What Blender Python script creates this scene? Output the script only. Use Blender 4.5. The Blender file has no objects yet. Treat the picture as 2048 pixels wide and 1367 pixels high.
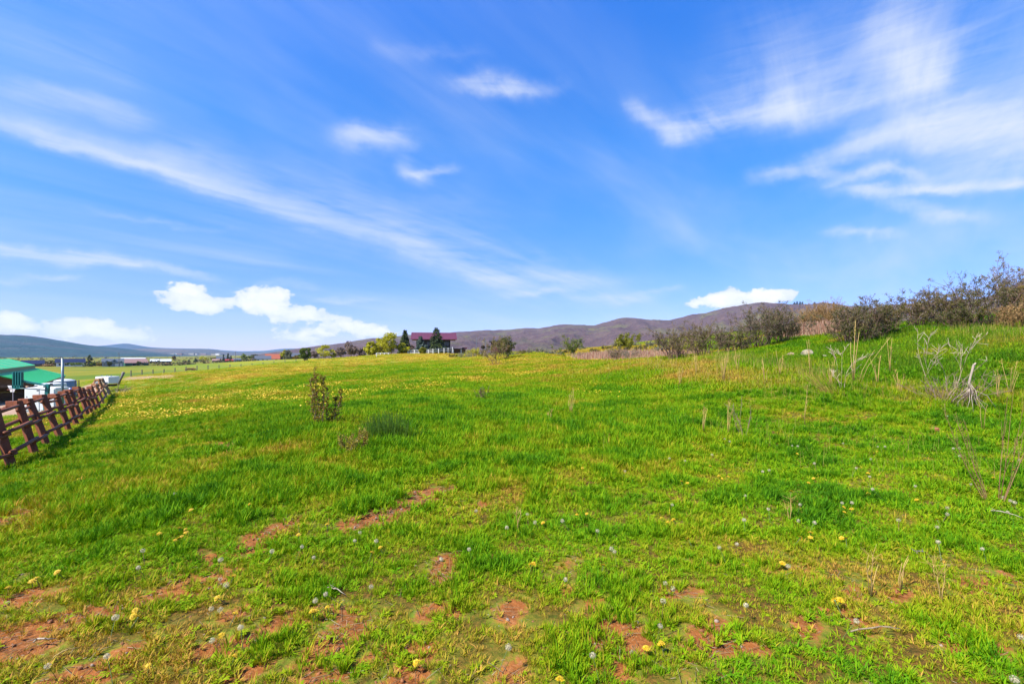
import bpy, math, random
import numpy as np
R = math.radians
F = 910.0                       # focal length in photo pixels (2048 wide)
U0, V0 = 1024.0, 708.0          # where the optical axis / horizon falls
EYE = 1.6

# ---------------------------------------------------------------- camera, sky, sun, exposure
sc = bpy.context.scene
cam = bpy.data.cameras.new('camera'); camo = bpy.data.objects.new('camera', cam)
sc.collection.objects.link(camo); sc.camera = camo
cam.sensor_width = 36; cam.lens = 36 * F / 2048
cam.shift_y = (V0 - 683.5) / 2048
cam.clip_start = .1; cam.clip_end = 60000
camo.location = (0, 0, EYE); camo.rotation_euler = (R(90), 0, 0)

SUN_AZ, SUN_EL = R(-125), R(50)      # azimuth clockwise from +Y (the view direction)
tosun = np.array([math.sin(SUN_AZ)*math.cos(SUN_EL), math.cos(SUN_AZ)*math.cos(SUN_EL), math.sin(SUN_EL)])
sun = bpy.data.lights.new('sun', 'SUN'); sun.energy = 5.0; sun.angle = R(.53); sun.color = (1, .955, .88)
suno = bpy.data.objects.new('sun', sun); sc.collection.objects.link(suno)
from mathutils import Vector
suno.rotation_euler = Vector(tosun).to_track_quat('Z', 'Y').to_euler()
sc.view_settings.view_transform = 'Standard'; sc.view_settings.look = 'None'
sc.view_settings.gamma = 1; sc.view_settings.use_curve_mapping = False
EXPO = 1.15
sc.view_settings.exposure = EXPO
sc.cycles.volume_bounces = 0; sc.cycles.max_bounces = 6; sc.cycles.transparent_max_bounces = 16

SKY_STRENGTH = .10
world = bpy.data.worlds.new('World'); sc.world = world; world.use_nodes = True
wn, wl = world.node_tree.nodes, world.node_tree.links

class NG:
    """small helper to write node math as expressions"""
    def __init__(s, tree): s.t = tree; s.n = tree.nodes; s.l = tree.links
    def put(s, sock, v):
        if hasattr(v, 'links') or isinstance(v, bpy.types.NodeSocket): s.l.new(v, sock)
        else: sock.default_value = v
    def m(s, op, a, b=None, c=None, clamp=False):
        n = s.n.new('ShaderNodeMath'); n.operation = op; n.use_clamp = clamp
        s.put(n.inputs[0], a)
        if b is not None: s.put(n.inputs[1], b)
        if c is not None: s.put(n.inputs[2], c)
        return n.outputs[0]
    def comb(s, x, y, z=0.0):
        n = s.n.new('ShaderNodeCombineXYZ'); s.put(n.inputs[0], x); s.put(n.inputs[1], y); s.put(n.inputs[2], z); return n.outputs[0]
    def noise(s, v, scale, detail=4, rough=.5, dist=0, dims='3D'):
        n = s.n.new('ShaderNodeTexNoise'); n.noise_dimensions = dims
        if v is not None: s.l.new(v, n.inputs['Vector'])
        s.put(n.inputs['Scale'], scale); s.put(n.inputs['Detail'], detail); s.put(n.inputs['Roughness'], rough); s.put(n.inputs['Distortion'], dist)
        return n.outputs[0]
    def rng(s, v, a, b, c=0., d=1., smooth=False):
        n = s.n.new('ShaderNodeMapRange'); n.clamp = True
        if smooth: n.interpolation_type = 'SMOOTHSTEP'
        s.put(n.inputs[0], v)
        for i, q in enumerate((a, b, c, d)): s.put(n.inputs[i+1], q)
        return n.outputs[0]
    def mix(s, f, a, b, blend='MIX'):
        n = s.n.new('ShaderNodeMix'); n.data_type = 'RGBA'; n.blend_type = blend
        s.put(n.inputs[0], f)
        for i, q in ((6, a), (7, b)):
            if isinstance(q, tuple) and len(q) == 3: q = (*q, 1)
            s.put(n.inputs[i], q)
        return n.outputs[2]

def build_sky():
    wn.clear(); g = NG(world.node_tree)
    out = wn.new('ShaderNodeOutputWorld'); bg = wn.new('ShaderNodeBackground')
    sky = wn.new('ShaderNodeTexSky'); sky.sky_type = 'NISHITA'; sky.sun_disc = False
    sky.sun_elevation = SUN_EL; sky.sun_rotation = SUN_AZ
    sky.altitude = 1800; sky.air_density = 1.0; sky.dust_density = .25; sky.ozone_density = 2.5
    tc = wn.new('ShaderNodeTexCoord'); sp = wn.new('ShaderNodeSeparateXYZ'); wl.new(tc.outputs['Generated'], sp.inputs[0])
    X, Y, Z = sp.outputs
    az = g.m('ARCTAN2', X, Y)
    hyp = g.m('SQRT', g.m('ADD', g.m('MULTIPLY', X, X), g.m('MULTIPLY', Y, Y)))
    el = g.m('ARCTAN2', Z, hyp)
    def AE(u, v):
        a = math.atan((u-U0)/F); return a, math.atan((V0-v)/F*math.cos(a))
    # slow warp of the direction, for wisps
    ae = g.comb(az, el)
    w1 = g.m('MULTIPLY', g.m('SUBTRACT', g.noise(ae, 4.5, 5, .6), .5), .13)
    ae2 = g.comb(g.m('ADD', az, 7.3), g.m('MULTIPLY', el, 1.3))
    w2 = g.m('MULTIPLY', g.m('SUBTRACT', g.noise(ae2, 6.0, 6, .62), .5), .075)
    wa = g.m('ADD', az, w1); we = g.m('ADD', el, w2)
    # fibres: fine noise stretched along the wind in the plane of the high cloud
    zz = g.m('MAXIMUM', Z, .03)
    px = g.m('DIVIDE', X, g.m('ADD', zz, .12)); py = g.m('DIVIDE', Y, g.m('ADD', zz, .12))
    ca, sa = math.cos(R(52)), math.sin(R(52))
    along = g.m('ADD', g.m('MULTIPLY', px, ca), g.m('MULTIPLY', py, sa))
    across = g.m('SUBTRACT', g.m('MULTIPLY', py, ca), g.m('MULTIPLY', px, sa))
    fib = g.noise(g.comb(g.m('MULTIPLY', along, .35), g.m('MULTIPLY', across, 1.9)), 2.0, 7, .62, .6)
    soft = g.noise(g.comb(g.m('MULTIPLY', along, .5), across), .9, 5, .55, .5)
    thin = g.noise(g.comb(g.m('MULTIPLY', az, 3.0), g.m('MULTIPLY', el, 26.0)), 2.2, 6, .6, .4)
    # streaks as segments of brightness: (u1,v1,u2,v2, width, strength)
    ST = [(-60,215,420,375,9,.5),(-60,200,420,352,20,.28),(420,375,800,480,13,.4),(420,350,800,450,28,.2),(800,480,1010,555,20,.6),(1010,545,1240,560,14,.5),(900,470,1120,540,26,.22),
          (-80,492,250,528,10,.95),(250,528,430,552,6,.45),(200,425,430,458,4,.2),
          (915,168,1085,176,9,.7),(960,160,1030,168,13,.5),(680,274,810,278,13,.5),(715,266,800,262,12,.5),(800,325,840,350,13,.35),(810,342,900,338,5,.5),(770,108,850,104,11,.12),(850,104,960,100,6,.12),
          (1275,215,1350,262,13,.6),(1330,268,1410,262,12,.8),(1400,250,1580,225,13,.75),(1420,225,1700,170,34,.36),(1580,215,1860,165,18,.6),(1780,70,1880,120,36,.75),(1820,120,1880,160,18,.5),(1500,130,1800,70,60,.32),
          (1860,245,2100,275,34,.95),(1700,285,1900,250,24,.6),(1540,345,1740,285,12,.55),(1570,335,1640,350,7,.5),(1640,368,1770,340,8,.6),(1770,340,1860,352,6,.4),(1700,385,2100,360,8,.95),(1830,352,2100,330,20,.3),(1780,405,1960,437,8,.5),
          (1660,465,1790,464,6,.6),(1000,590,1150,580,6,.45),(1150,600,1300,592,9,.55),(1280,580,1360,576,4,.3),(520,560,640,574,5,.35),(640,604,740,604,4,.35),
          (0,165,280,232,15,.35),(0,60,200,120,50,.12),(500,430,900,440,40,.16),(300,320,700,380,40,.10),(1900,80,2100,180,80,.32),(-100,560,60,570,5,.35),(60,560,160,556,4,.3)]
    tot = None
    for (u1,v1,u2,v2,w,s) in ST:
        a1,e1 = AE(u1,v1); a2,e2 = AE(u2,v2); ca_, ce_ = (a1+a2)/2, (e1+e2)/2
        L = math.hypot(a2-a1, e2-e1)/2; dx,dy = (a2-a1)/2/L, (e2-e1)/2/L
        wr = w/F*math.cos(ca_)
        lx = g.m('SUBTRACT', wa, ca_); ly = g.m('SUBTRACT', we, ce_)
        p = g.m('MULTIPLY_ADD', lx, dx, g.m('MULTIPLY', ly, dy))
        q = g.m('MULTIPLY_ADD', ly, dx, g.m('MULTIPLY', lx, -dy))
        p = g.m('DIVIDE', p, L*1.05+wr); q = g.m('DIVIDE', q, wr*1.35)
        p2 = g.m('POWER', g.m('ABSOLUTE', p), 4.0)
        d = g.m('MULTIPLY_ADD', q, q, p2)
        e = g.m('MULTIPLY', g.m('EXPONENT', g.m('MULTIPLY', d, -1.0)), s)
        tot = e if tot is None else g.m('ADD', tot, e)
    tex = g.m('ADD', g.rng(fib, .32, .68, .3, 1.5), g.m('MULTIPLY', g.m('SUBTRACT', thin, .5), 1.5))
    cir = g.m('MULTIPLY', g.m('SUBTRACT', 1., g.m('EXPONENT', g.m('MULTIPLY', g.m('MULTIPLY', tot, tex), -.9))), 1.05)
    # a veil of thin cirrus over all of the sky
    veil = g.m('MULTIPLY', g.rng(soft, .36, .76, .03, .36, True), g.rng(fib, .3, .7, .5, 1.2))
    cir = g.m('ADD', cir, veil, clamp=True)
    # cumulus banks low over the hills
    CU = [(30,640,38,26),(150,660,75,24),(170,645,40,14),(270,668,44,18),(375,590,58,24),(420,612,50,16),(500,595,36,24),(545,600,44,24),(590,628,50,17),
          (670,645,70,20),(740,660,50,14),(600,672,55,16),(1410,602,40,12),(1455,592,34,16),(1500,600,70,14),(1545,590,42,14),(860,676,20,8),
          (-60,650,60,30)]
    rnd = random.Random(5)
    for k in range(26):          # the banks go on round the horizon, outside the frame
        a = rnd.uniform(60, 300); CU.append((None, a, rnd.uniform(30, 90), rnd.uniform(12, 26), rnd.uniform(.03, .13)))
    cs = None
    for c in CU:
        if c[0] is None: ca_, ce_, ru, rv = R(c[1]), c[4], c[2]/F, c[3]/F; ca_ = (ca_+math.pi) % (2*math.pi) - math.pi
        else:
            ca_, ce_ = AE(c[0], c[1]); k = math.cos(ca_); ru, rv = c[2]/F*k*k, c[3]/F*k
        lx = g.m('DIVIDE', g.m('SUBTRACT', az, ca_), ru); ly = g.m('DIVIDE', g.m('SUBTRACT', el, ce_), rv)
        d = g.m('MULTIPLY_ADD', lx, lx, g.m('MULTIPLY', ly, ly))
        e = g.m('EXPONENT', g.m('MULTIPLY', d, -1.1))
        cs = e if cs is None else g.m('ADD', cs, e)
    ex = g.comb(az, g.m('MULTIPLY', el, 1.5))
    puff = g.m('ADD', g.m('MULTIPLY', g.noise(ex, 26, 8, .6, .25), 1.0), g.m('MULTIPLY', g.noise(ex, 7, 3, .5), .5))
    dens = g.m('MULTIPLY', g.m('ADD', cs, g.m('MULTIPLY', g.m('SUBTRACT', puff, .75), 2.8)), g.rng(cs, .04, .25, 0, 1, True))
    cmask = g.rng(dens, .32, .66, 0, 1, True)
    # flat hazy bases
    lowhaze = g.rng(dens, .2, .7, 0, .4, True)
    cmask = g.m('MAXIMUM', cmask, lowhaze)
    shade = g.m('ADD', g.rng(g.noise(ex, 17, 6, .6, .2), .35, .65, -.1, .45), g.rng(dens, .4, 1.15, 0, .7), clamp=True)
    hs = wn.new('ShaderNodeHueSaturation'); wl.new(sky.outputs[0], hs.inputs['Color']); hs.inputs['Saturation'].default_value = 1.4; hs.inputs['Value'].default_value = 1.2
    low = g.rng(el, 0., .5, 1, 0)
    rp = wn.new('ShaderNodeValToRGB'); wl.new(g.rng(el, 0., 1.0), rp.inputs[0]); cr = rp.color_ramp
    TN = [(0.,(.50,.43,.72)),(.10,(.66,.53,.84)),(.26,(.97,.79,1.0)),(.42,(1.05,.98,1.12)),(.66,(1.08,1.02,1.40)),(1.,(1.08,1.02,1.45))]
    while len(cr.elements) < len(TN): cr.elements.new(.5)
    for i, (p, c) in enumerate(TN): cr.elements[i].position = p; cr.elements[i].color = (*c, 1)
    base = g.mix(1.0, hs.outputs[0], rp.outputs[0], 'MULTIPLY')
    S = 2**-EXPO/SKY_STRENGTH
    cirr_col = (.82*S, .88*S, 1.0*S, 1)
    cum_col = g.mix(shade, (.80*S, .87*S, 1.02*S, 1), (1.24*S, 1.20*S, 1.12*S, 1))
    c1 = g.mix(cir, base, cirr_col)
    c2 = g.mix(cmask, c1, cum_col)
    wl.new(c2, bg.inputs[0]); bg.inputs[1].default_value = SKY_STRENGTH
    wl.new(bg.outputs[0], out.inputs[0])
build_sky()
world.cycles.sampling_method = 'MANUAL'; world.cycles.sample_map_resolution = 512

# ---------------------------------------------------------------- numbers: noise, terrain, projection
def _h(ix, iy, s):
    n = (ix.astype(np.int64)*374761393 + iy.astype(np.int64)*668265263 + s*974634777) & 0x7fffffff
    n = ((n ^ (n >> 13))*1274126177) & 0x7fffffff
    n = n ^ (n >> 16)
    return (n & 0xffff)/65535.0
def vn(x, y, s=0):
    x = np.asarray(x, float); y = np.asarray(y, float)
    ix, iy = np.floor(x), np.floor(y); fx, fy = x-ix, y-iy
    fx = fx*fx*(3-2*fx); fy = fy*fy*(3-2*fy)
    a, b, c, d = _h(ix,iy,s), _h(ix+1,iy,s), _h(ix,iy+1,s), _h(ix+1,iy+1,s)
    return (a*(1-fx)+b*fx)*(1-fy)+(c*(1-fx)+d*fx)*fy
def fbm(x, y, s=0, o=4):
    t = 0; a = .5; n = 0
    for k in range(o): t = t+a*vn(x*2**k+k*17.3, y*2**k+k*9.1, s+k); n += a; a *= .5
    return t/n
def sst(x, a, b):
    t = np.clip((np.asarray(x, float)-a)/(b-a), 0, 1); return t*t*(3-2*t)

CP = []
def cp(x, y, z): CP.append((x, y, z))
def cpx(u, v, y): CP.append(((u-U0)/F*y, y, EYE-(v-V0)/F*y))
for p in [(0,0,0),(0,4,0),(-4,4,-.06),(4,4,.03),(0,9,0),(-4.2,9.9,0),(5,9,.08),(-8,5,-.4),(9,5,.25),(0,-12,-.1),(-20,-10,-1.6),(20,-10,1.2),
          (0,20,.12),(5,18,.25),(-6,20,-.05),(0,40,.6),(0,80,1.45),(-18,40,-.2),(-18,80,.5),(8,60,1.3)]: cp(*p)
for p in [(30,935,9.6),(75,906,10.9),(127,872,13.6),(172,842,18.5),(225,790,33)]: cpx(*p)
for p in [(93,831,32),(0,842,28),(60,800,62),(10,803,60),(130,793,55),(210,770,62),(275,752,105),(300,751,109),(390,742,118),(480,737,130),(560,729,145),(640,721,165),(700,716,182),
          (700,745,60),(500,770,45),(350,788,38),(300,812,22),(300,797,30),(450,787,30),(900,720,80),(860,707,150),(780,710,150),(1000,706,110),(1024,703,125),(930,707,145)]: cpx(*p)
for p in [(1100,708,60),(1330,712,38),(1240,714,45),(1330,688,75),(1200,694,80),(1340,718,24),(1400,713,25),(1500,698,25.5),(1600,678,26),(1700,692,19.5),(1850,658,20.5),(2040,650,19.5),
          (1500,745,16.5),(1700,742,15.5),(1900,735,14.5),(2040,745,13.5),(1500,785,13.5),(1750,800,12),(1930,815,11),(2046,830,10.3)]: cpx(*p)
for p in [(30,32,4.0),(22,40,3.4),(50,50,5.5),(40,20,5.2),(45,90,6),(100,100,7.6),(20,100,3.0),(0,250,.5),(-96,230,-.7),(-73,200,-.1),(-122,270,-2.2),(-150,300,-3.4),(150,300,8),
          (-200,380,-9),(-420,380,-9),(-90,300,-5),(-360,690,-9),(-250,470,-6.5),(-238,420,-5.6),(-222,440,-4.6),(-240,470,-4.6),(-245,520,-4.3),(-300,535,-6.5),(-330,590,-7),(-150,500,-8),(0,700,-5),(300,800,4),(-1500,1500,-9),(0,4000,-9),(3000,3000,10),(-5000,5000,-9),
          (-80,60,-5.5),(-120,120,-7),(-60,20,-4.6),(-120,0,-8),(0,-200,0),(200,0,12),(-5000,0,-9),(5000,0,40),(0,9000,-9),(0,-4000,0),(9000,9000,0),(-9000,9000,-9)]: cp(*p)
CP = np.array(CP)
def wrp(x): return np.arcsinh(np.asarray(x, float)/9.0)
def _tps(A, B):
    d2 = (A[:,None,0]-B[None,:,0])**2+(A[:,None,1]-B[None,:,1])**2
    return .5*d2*np.log(d2+1e-9)
_P = np.stack([wrp(CP[:,0]), wrp(CP[:,1])], 1); _n = len(_P)
_K = _tps(_P,_P)+np.eye(_n)*2e-4
_Q = np.c_[np.ones(_n), _P]
_M = np.block([[_K, _Q],[_Q.T, np.zeros((3,3))]])
_W = np.linalg.solve(_M, np.r_[CP[:,2], 0,0,0])
def H(x, y):
    x = np.atleast_1d(np.asarray(x, float)); y = np.atleast_1d(np.asarray(y, float)); sh = x.shape
    xf, yf = x.ravel(), y.ravel(); out = np.empty(len(xf))
    for i in range(0, len(xf), 60000):
        P = np.stack([wrp(xf[i:i+60000]), wrp(yf[i:i+60000])], 1)
        out[i:i+60000] = _tps(P,_P)@_W[:_n]+_W[_n]+P@_W[_n+1:]
    z = out.reshape(sh)
    r = np.hypot(x, y)
    z = z + (fbm(x*.9, y*.9, 3, 3)-.5)*.09*sst(r, .5, 4) + (fbm(x*.22, y*.22, 8, 3)-.5)*.35*sst(r, 8, 30)
    return z
def h1(x, y): return float(H(x, y)[0])
def proj(x, y, z):
    yy = np.maximum(y, .3); return U0+F*x/yy, V0-F*(z-EYE)/yy
def hit(u, v, lo=1.5, hi=900):
    """first ground point seen along the direction of photo pixel (u, v)"""
    t = np.geomspace(lo, hi, 500); x = (u-U0)/F*t; z = EYE-(v-V0)/F*t
    d = z-H(x, t); k = np.argmax(d < 0)
    if d[k] >= 0: k = len(t)-1
    if k == 0: return x[0], t[0]
    a, b = t[k-1], t[k]; f = d[k-1]/(d[k-1]-d[k]+1e-9); y = a+(b-a)*f
    return (u-U0)/F*y, y
def G(u, v):
    x, y = hit(u, v); return (x, y, h1(x, y))
def GY(u, y):
    x = (u-U0)/F*y; return (x, y, h1(x, y))

# ---------------------------------------------------------------- materials
def newmat(name):
    m = bpy.data.materials.new(name); m.use_nodes = True; m.node_tree.nodes.clear()
    g = NG(m.node_tree); out = g.n.new('ShaderNodeOutputMaterial'); b = g.n.new('ShaderNodeBsdfPrincipled')
    g.l.new(b.outputs[0], out.inputs[0]); return m, g, b, out
def attr(g, name, kind='GEOMETRY', out='Fac'):
    n = g.n.new('ShaderNodeAttribute'); n.attribute_name = name; n.attribute_type = kind; return n.outputs[out]
def objpos(g):
    n = g.n.new('ShaderNodeTexCoord'); return n.outputs['Object']
def wpos(g):
    n = g.n.new('ShaderNodeNewGeometry'); return n.outputs['Position']
MATS = {}
def paint(name, c, rough=.6, var=.12, scale=6., metal=0., bump=.0, stretch=(1,1,1)):
    if name in MATS: return MATS[name]
    m, g, b, out = newmat(name)
    mp = g.n.new('ShaderNodeMapping'); g.l.new(objpos(g), mp.inputs[0]); mp.inputs['Scale'].default_value = stretch
    n = g.noise(mp.outputs[0], scale, 5, .6)
    c1 = tuple(x*(1-var*1.6) for x in c); c2 = tuple(min(1, x*(1+var)) for x in c)
    g.l.new(g.mix(g.rng(n, .3, .7), c1, c2), b.inputs['Base Color'])
    b.inputs['Roughness'].default_value = rough; b.inputs['Metallic'].default_value = metal
    if bump:
        bp = g.n.new('ShaderNodeBump'); bp.inputs['Strength'].default_value = bump; bp.inputs['Distance'].default_value = .02
        g.l.new(n, bp.inputs['Height']); g.l.new(bp.outputs[0], b.inputs['Normal'])
    MATS[name] = m; return m
def leafmat(name, cols, rough=.55, trans=.3, tint='tint'):
    """cols: 2-4 colours along the per-leaf attribute"""
    if name in MATS: return MATS[name]
    m, g, b, out = newmat(name)
    r = g.n.new('ShaderNodeValToRGB'); cr = r.color_ramp
    while len(cr.elements) < len(cols): cr.elements.new(.5)
    for i, c in enumerate(cols): cr.elements[i].position = i/(len(cols)-1); cr.elements[i].color = (*c, 1)
    g.l.new(attr(g, tint), r.inputs[0]); g.l.new(r.outputs[0], b.inputs['Base Color'])
    b.inputs['Roughness'].default_value = rough; b.inputs['Specular IOR Level'].default_value = .25
    if trans:
        t = g.n.new('ShaderNodeBsdfTranslucent'); g.l.new(r.outputs[0], t.inputs[0])
        mx = g.n.new('ShaderNodeMixShader'); mx.inputs[0].default_value = trans
        g.l.new(b.outputs[0], mx.inputs[1]); g.l.new(t.outputs[0], mx.inputs[2]); g.l.new(mx.outputs[0], out.inputs[0])
    MATS[name] = m; return m

# ---------------------------------------------------------------- object helpers
COL = sc.collection
def tag(o, label=None, cat=None, group=None, kind=None):
    if label: o['label'] = label
    if cat: o['category'] = cat
    if group: o['group'] = group
    if kind: o['kind'] = kind
    return o
def empty(name, loc, rz=0, label=None, cat=None, group=None):
    o = bpy.data.objects.new(name, None); o.location = loc; o.rotation_euler = (0, 0, rz); o.empty_display_size = .2
    COL.objects.link(o); tag(o, label, cat, group); return o
def mesh_np(name, V, faces, mat, parent=None, tint=None, smooth=False, link=True, mats=None, midx=None, loc=None):
    """faces: list of (n,k) int arrays"""
    me = bpy.data.meshes.new(name); V = np.asarray(V, float)
    fs = [np.asarray(f) for f in faces if len(f)]
    me.vertices.add(len(V)); me.vertices.foreach_set('co', V.ravel())
    nl = sum(f.size for f in fs); nf = sum(len(f) for f in fs)
    me.loops.add(nl); me.polygons.add(nf)
    me.loops.foreach_set('vertex_index', np.concatenate([f.ravel() for f in fs]).astype(np.int32))
    tot = np.concatenate([np.full(len(f), f.shape[1]) for f in fs]); st = np.r_[0, np.cumsum(tot)[:-1]]
    me.polygons.foreach_set('loop_start', st.astype(np.int32)); me.polygons.foreach_set('loop_total', tot.astype(np.int32))
    if smooth: me.polygons.foreach_set('use_smooth', np.ones(nf, bool))
    for m in (mats or [mat]):
        if m: me.materials.append(m)
    if midx is not None: me.polygons.foreach_set('material_index', np.asarray(midx, np.int32))
    if tint is not None:
        a = me.attributes.new('tint', 'FLOAT', 'POINT'); a.data.foreach_set('value', np.asarray(tint, np.float32))
    me.update(calc_edges=True)
    o = bpy.data.objects.new(name, me)
    if loc is not None: o.location = loc
    if parent: o.parent = parent
    if link: COL.objects.link(o)
    return o
class MB:
    """collects boxes, bars and tubes; build() links them as one mesh"""
    def __init__(s): s.V = []; s.F = []; s.n = 0
    def add(s, V, F):
        s.V.append(np.asarray(V, float)); s.F += [tuple(i+s.n for i in f) for f in F]; s.n += len(V); return s
    def box(s, c, d, rz=0, M=None):
        x, y, z = [q/2 for q in d]; V = np.array([(i*x, j*y, k*z) for k in (-1,1) for j in (-1,1) for i in (-1,1)], float)
        if M is not None: V = V@np.array(M).T
        if rz: c_, s_ = math.cos(rz), math.sin(rz); V = np.c_[V[:,0]*c_-V[:,1]*s_, V[:,0]*s_+V[:,1]*c_, V[:,2]]
        return s.add(V+np.array(c), [(0,2,3,1),(4,5,7,6),(0,1,5,4),(2,6,7,3),(0,4,6,2),(1,3,7,5)])
    def bar(s, p, q, w, t, up=(0,0,1)):
        p, q = np.array(p, float), np.array(q, float); d = q-p; L = np.linalg.norm(d); d /= L
        a = np.cross(d, up)
        if np.linalg.norm(a) < 1e-4: a = np.cross(d, (0,1,0))
        a /= np.linalg.norm(a); b = np.cross(d, a)
        V = [p+i*a*w/2+j*b*t/2+k*d*L for k in (0,1) for j in (-1,1) for i in (-1,1)]
        return s.add(V, [(0,2,3,1),(4,5,7,6),(0,1,5,4),(2,6,7,3),(0,4,6,2),(1,3,7,5)])
    def tube(s, pts, r, n=8, cap=True):
        pts = [np.array(p, float) for p in pts]
        if not hasattr(r, '__len__'): r = [r]*len(pts)
        V = []; Fc = []
        for i, p in enumerate(pts):
            d = pts[min(i+1, len(pts)-1)]-pts[max(i-1, 0)]; d /= np.linalg.norm(d)+1e-9
            a = np.cross(d, (0,0,1)) if abs(d[2]) < .9 else np.cross(d, (0,1,0))
            a /= np.linalg.norm(a); b = np.cross(d, a)
            for k in range(n): t = 2*math.pi*k/n; V.append(p+r[i]*(a*math.cos(t)+b*math.sin(t)))
        for i in range(len(pts)-1):
            for k in range(n): Fc.append((i*n+k, i*n+(k+1)%n, (i+1)*n+(k+1)%n, (i+1)*n+k))
        if cap: Fc.append(tuple(range(n))); Fc.append(tuple(range((len(pts)-1)*n, len(pts)*n))[::-1])
        return s.add(V, Fc)
    def prism(s, poly, y0, y1):
        """poly: (x,z) outline extruded along y"""
        n = len(poly); V = [(x, y0, z) for x, z in poly]+[(x, y1, z) for x, z in poly]
        return s.add(V, [tuple(range(n)), tuple(range(2*n-1, n-1, -1))]+[(i, i+n, (i+1)%n+n, (i+1)%n) for i in range(n)])
    def build(s, name, mat, parent=None, smooth=False, link=True, bevel=0):
        me = bpy.data.meshes.new(name); me.from_pydata(np.concatenate(s.V).tolist(), [], s.F); me.materials.append(mat)
        if smooth: me.polygons.foreach_set('use_smooth', np.ones(len(me.polygons), bool))
        import bmesh
        bm = bmesh.new(); bm.from_mesh(me); bmesh.ops.recalc_face_normals(bm, faces=bm.faces); bm.to_mesh(me); bm.free()
        o = bpy.data.objects.new(name, me)
        if bevel:
            md = o.modifiers.new('bevel', 'BEVEL'); md.width = bevel; md.segments = 2; md.limit_method = 'ANGLE'
        if parent: o.parent = parent
        if link: COL.objects.link(o)
        return o
def copy_thing(root, loc, rz=0, scale=1, label=None):
    r = root.copy(); COL.objects.link(r); r.location = loc; r.rotation_euler = (0, 0, rz); r.scale = (scale,)*3
    if label: r['label'] = label
    for ch in root.children:
        c = ch.copy(); COL.objects.link(c); c.parent = r
        for gch in ch.children:
            d = gch.copy(); COL.objects.link(d); d.parent = c
    return r

def unit(v): return v/(np.linalg.norm(v, axis=-1, keepdims=True)+1e-9)
def seg_mesh(P, Q, r0, r1, n=3):
    """tapered n-sided twigs"""
    d = unit(Q-P); ref = np.where(np.abs(d[:,2:3]) < .9, np.array([[0,0,1.]]), np.array([[0,1.,0]]))
    a = unit(np.cross(d, ref)); b = np.cross(d, a); N = len(P); V = np.empty((N, 2*n, 3))
    for k in range(n):
        t = 2*math.pi*k/n; o = a*math.cos(t)+b*math.sin(t)
        V[:,k] = P+o*r0[:,None]; V[:,n+k] = Q+o*r1[:,None]
    base = (np.arange(N)*2*n)[:,None]
    Fq = np.concatenate([base+np.array([[k, (k+1)%n, n+(k+1)%n, n+k]]) for k in range(n)])
    return V.reshape(-1, 3), Fq
def leaf_mesh(rs, P, size, aspect=.5, flat=0.0, jit=.4, updir=None):
    """diamond leaves at points P"""
    N = len(P); d = unit(rs.normal(size=(N,3))+(updir if updir is not None else 0)); nrm = unit(rs.normal(size=(N,3))+np.array([0,0,flat]))
    w = unit(np.cross(d, nrm)); s = (size*(1+jit*rs.uniform(-1,1,N)))[:,None]
    V = np.stack([P-d*s*.5, P+w*s*aspect*.5, P+d*s*.5, P-w*s*aspect*.5], 1).reshape(-1,3)
    return V, np.arange(4*N).reshape(-1,4)
def grow(rs, base, nstem, height, spread, levels, r0=.02, jitter=.18, lean=(0,0), k0=4, basew=.1, outw=1.0):
    """returns segments (P,Q,ra,rb,level). levels: list of (children per branch, length factor, angle, segments)"""
    th = rs.uniform(0, 2*math.pi, nstem); rad = np.sqrt(rs.uniform(0, 1, nstem))
    D = unit(np.stack([np.cos(th)*rad*spread+lean[0], np.sin(th)*rad*spread+lean[1], np.ones(nstem)], 1))
    P = np.array(base)+np.stack([np.cos(th)*basew*rad, np.sin(th)*basew*rad, np.zeros(nstem)], 1)
    L = height*rs.uniform(.65, 1.0, nstem)/D[:,2]**.3; Rr = r0*rs.uniform(.6, 1, nstem); out = []
    K = k0
    for lv in range(len(levels)+1):
        pts = [P]; d = D; cur = P
        for k in range(K):
            d = unit(d+rs.normal(size=d.shape)*jitter+np.array([0,0,.05])); nxt = cur+d*(L/K)[:,None]
            ra = Rr*(1-.7*k/K); rb = Rr*(1-.7*(k+1)/K)
            out.append((cur, nxt, ra, rb, np.full(len(cur), lv))); pts.append(nxt); cur = nxt
        if lv == len(levels): break
        nc, lf, ang, K2 = levels[lv]
        A = np.stack(pts, 1); M = len(P); idx = np.repeat(np.arange(M), nc); t = rs.uniform(.25, .98, len(idx))*K
        i0 = np.minimum(t.astype(int), K-1); f = (t-i0)[:,None]
        P2 = A[idx,i0]*(1-f)+A[idx,i0+1]*f; dd = unit(A[idx,i0+1]-A[idx,i0])
        D = unit(dd+rs.normal(size=dd.shape)*ang+np.array([0,0,.12])*outw); L = L[idx]*lf*rs.uniform(.5, 1.1, len(idx))*(1.15-.5*t/K); Rr = Rr[idx]*.5*(1.1-.6*t/K); P = P2; K = K2
    return [np.concatenate([o[i] for o in out]) for i in range(5)]
SEED = [100]
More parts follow.
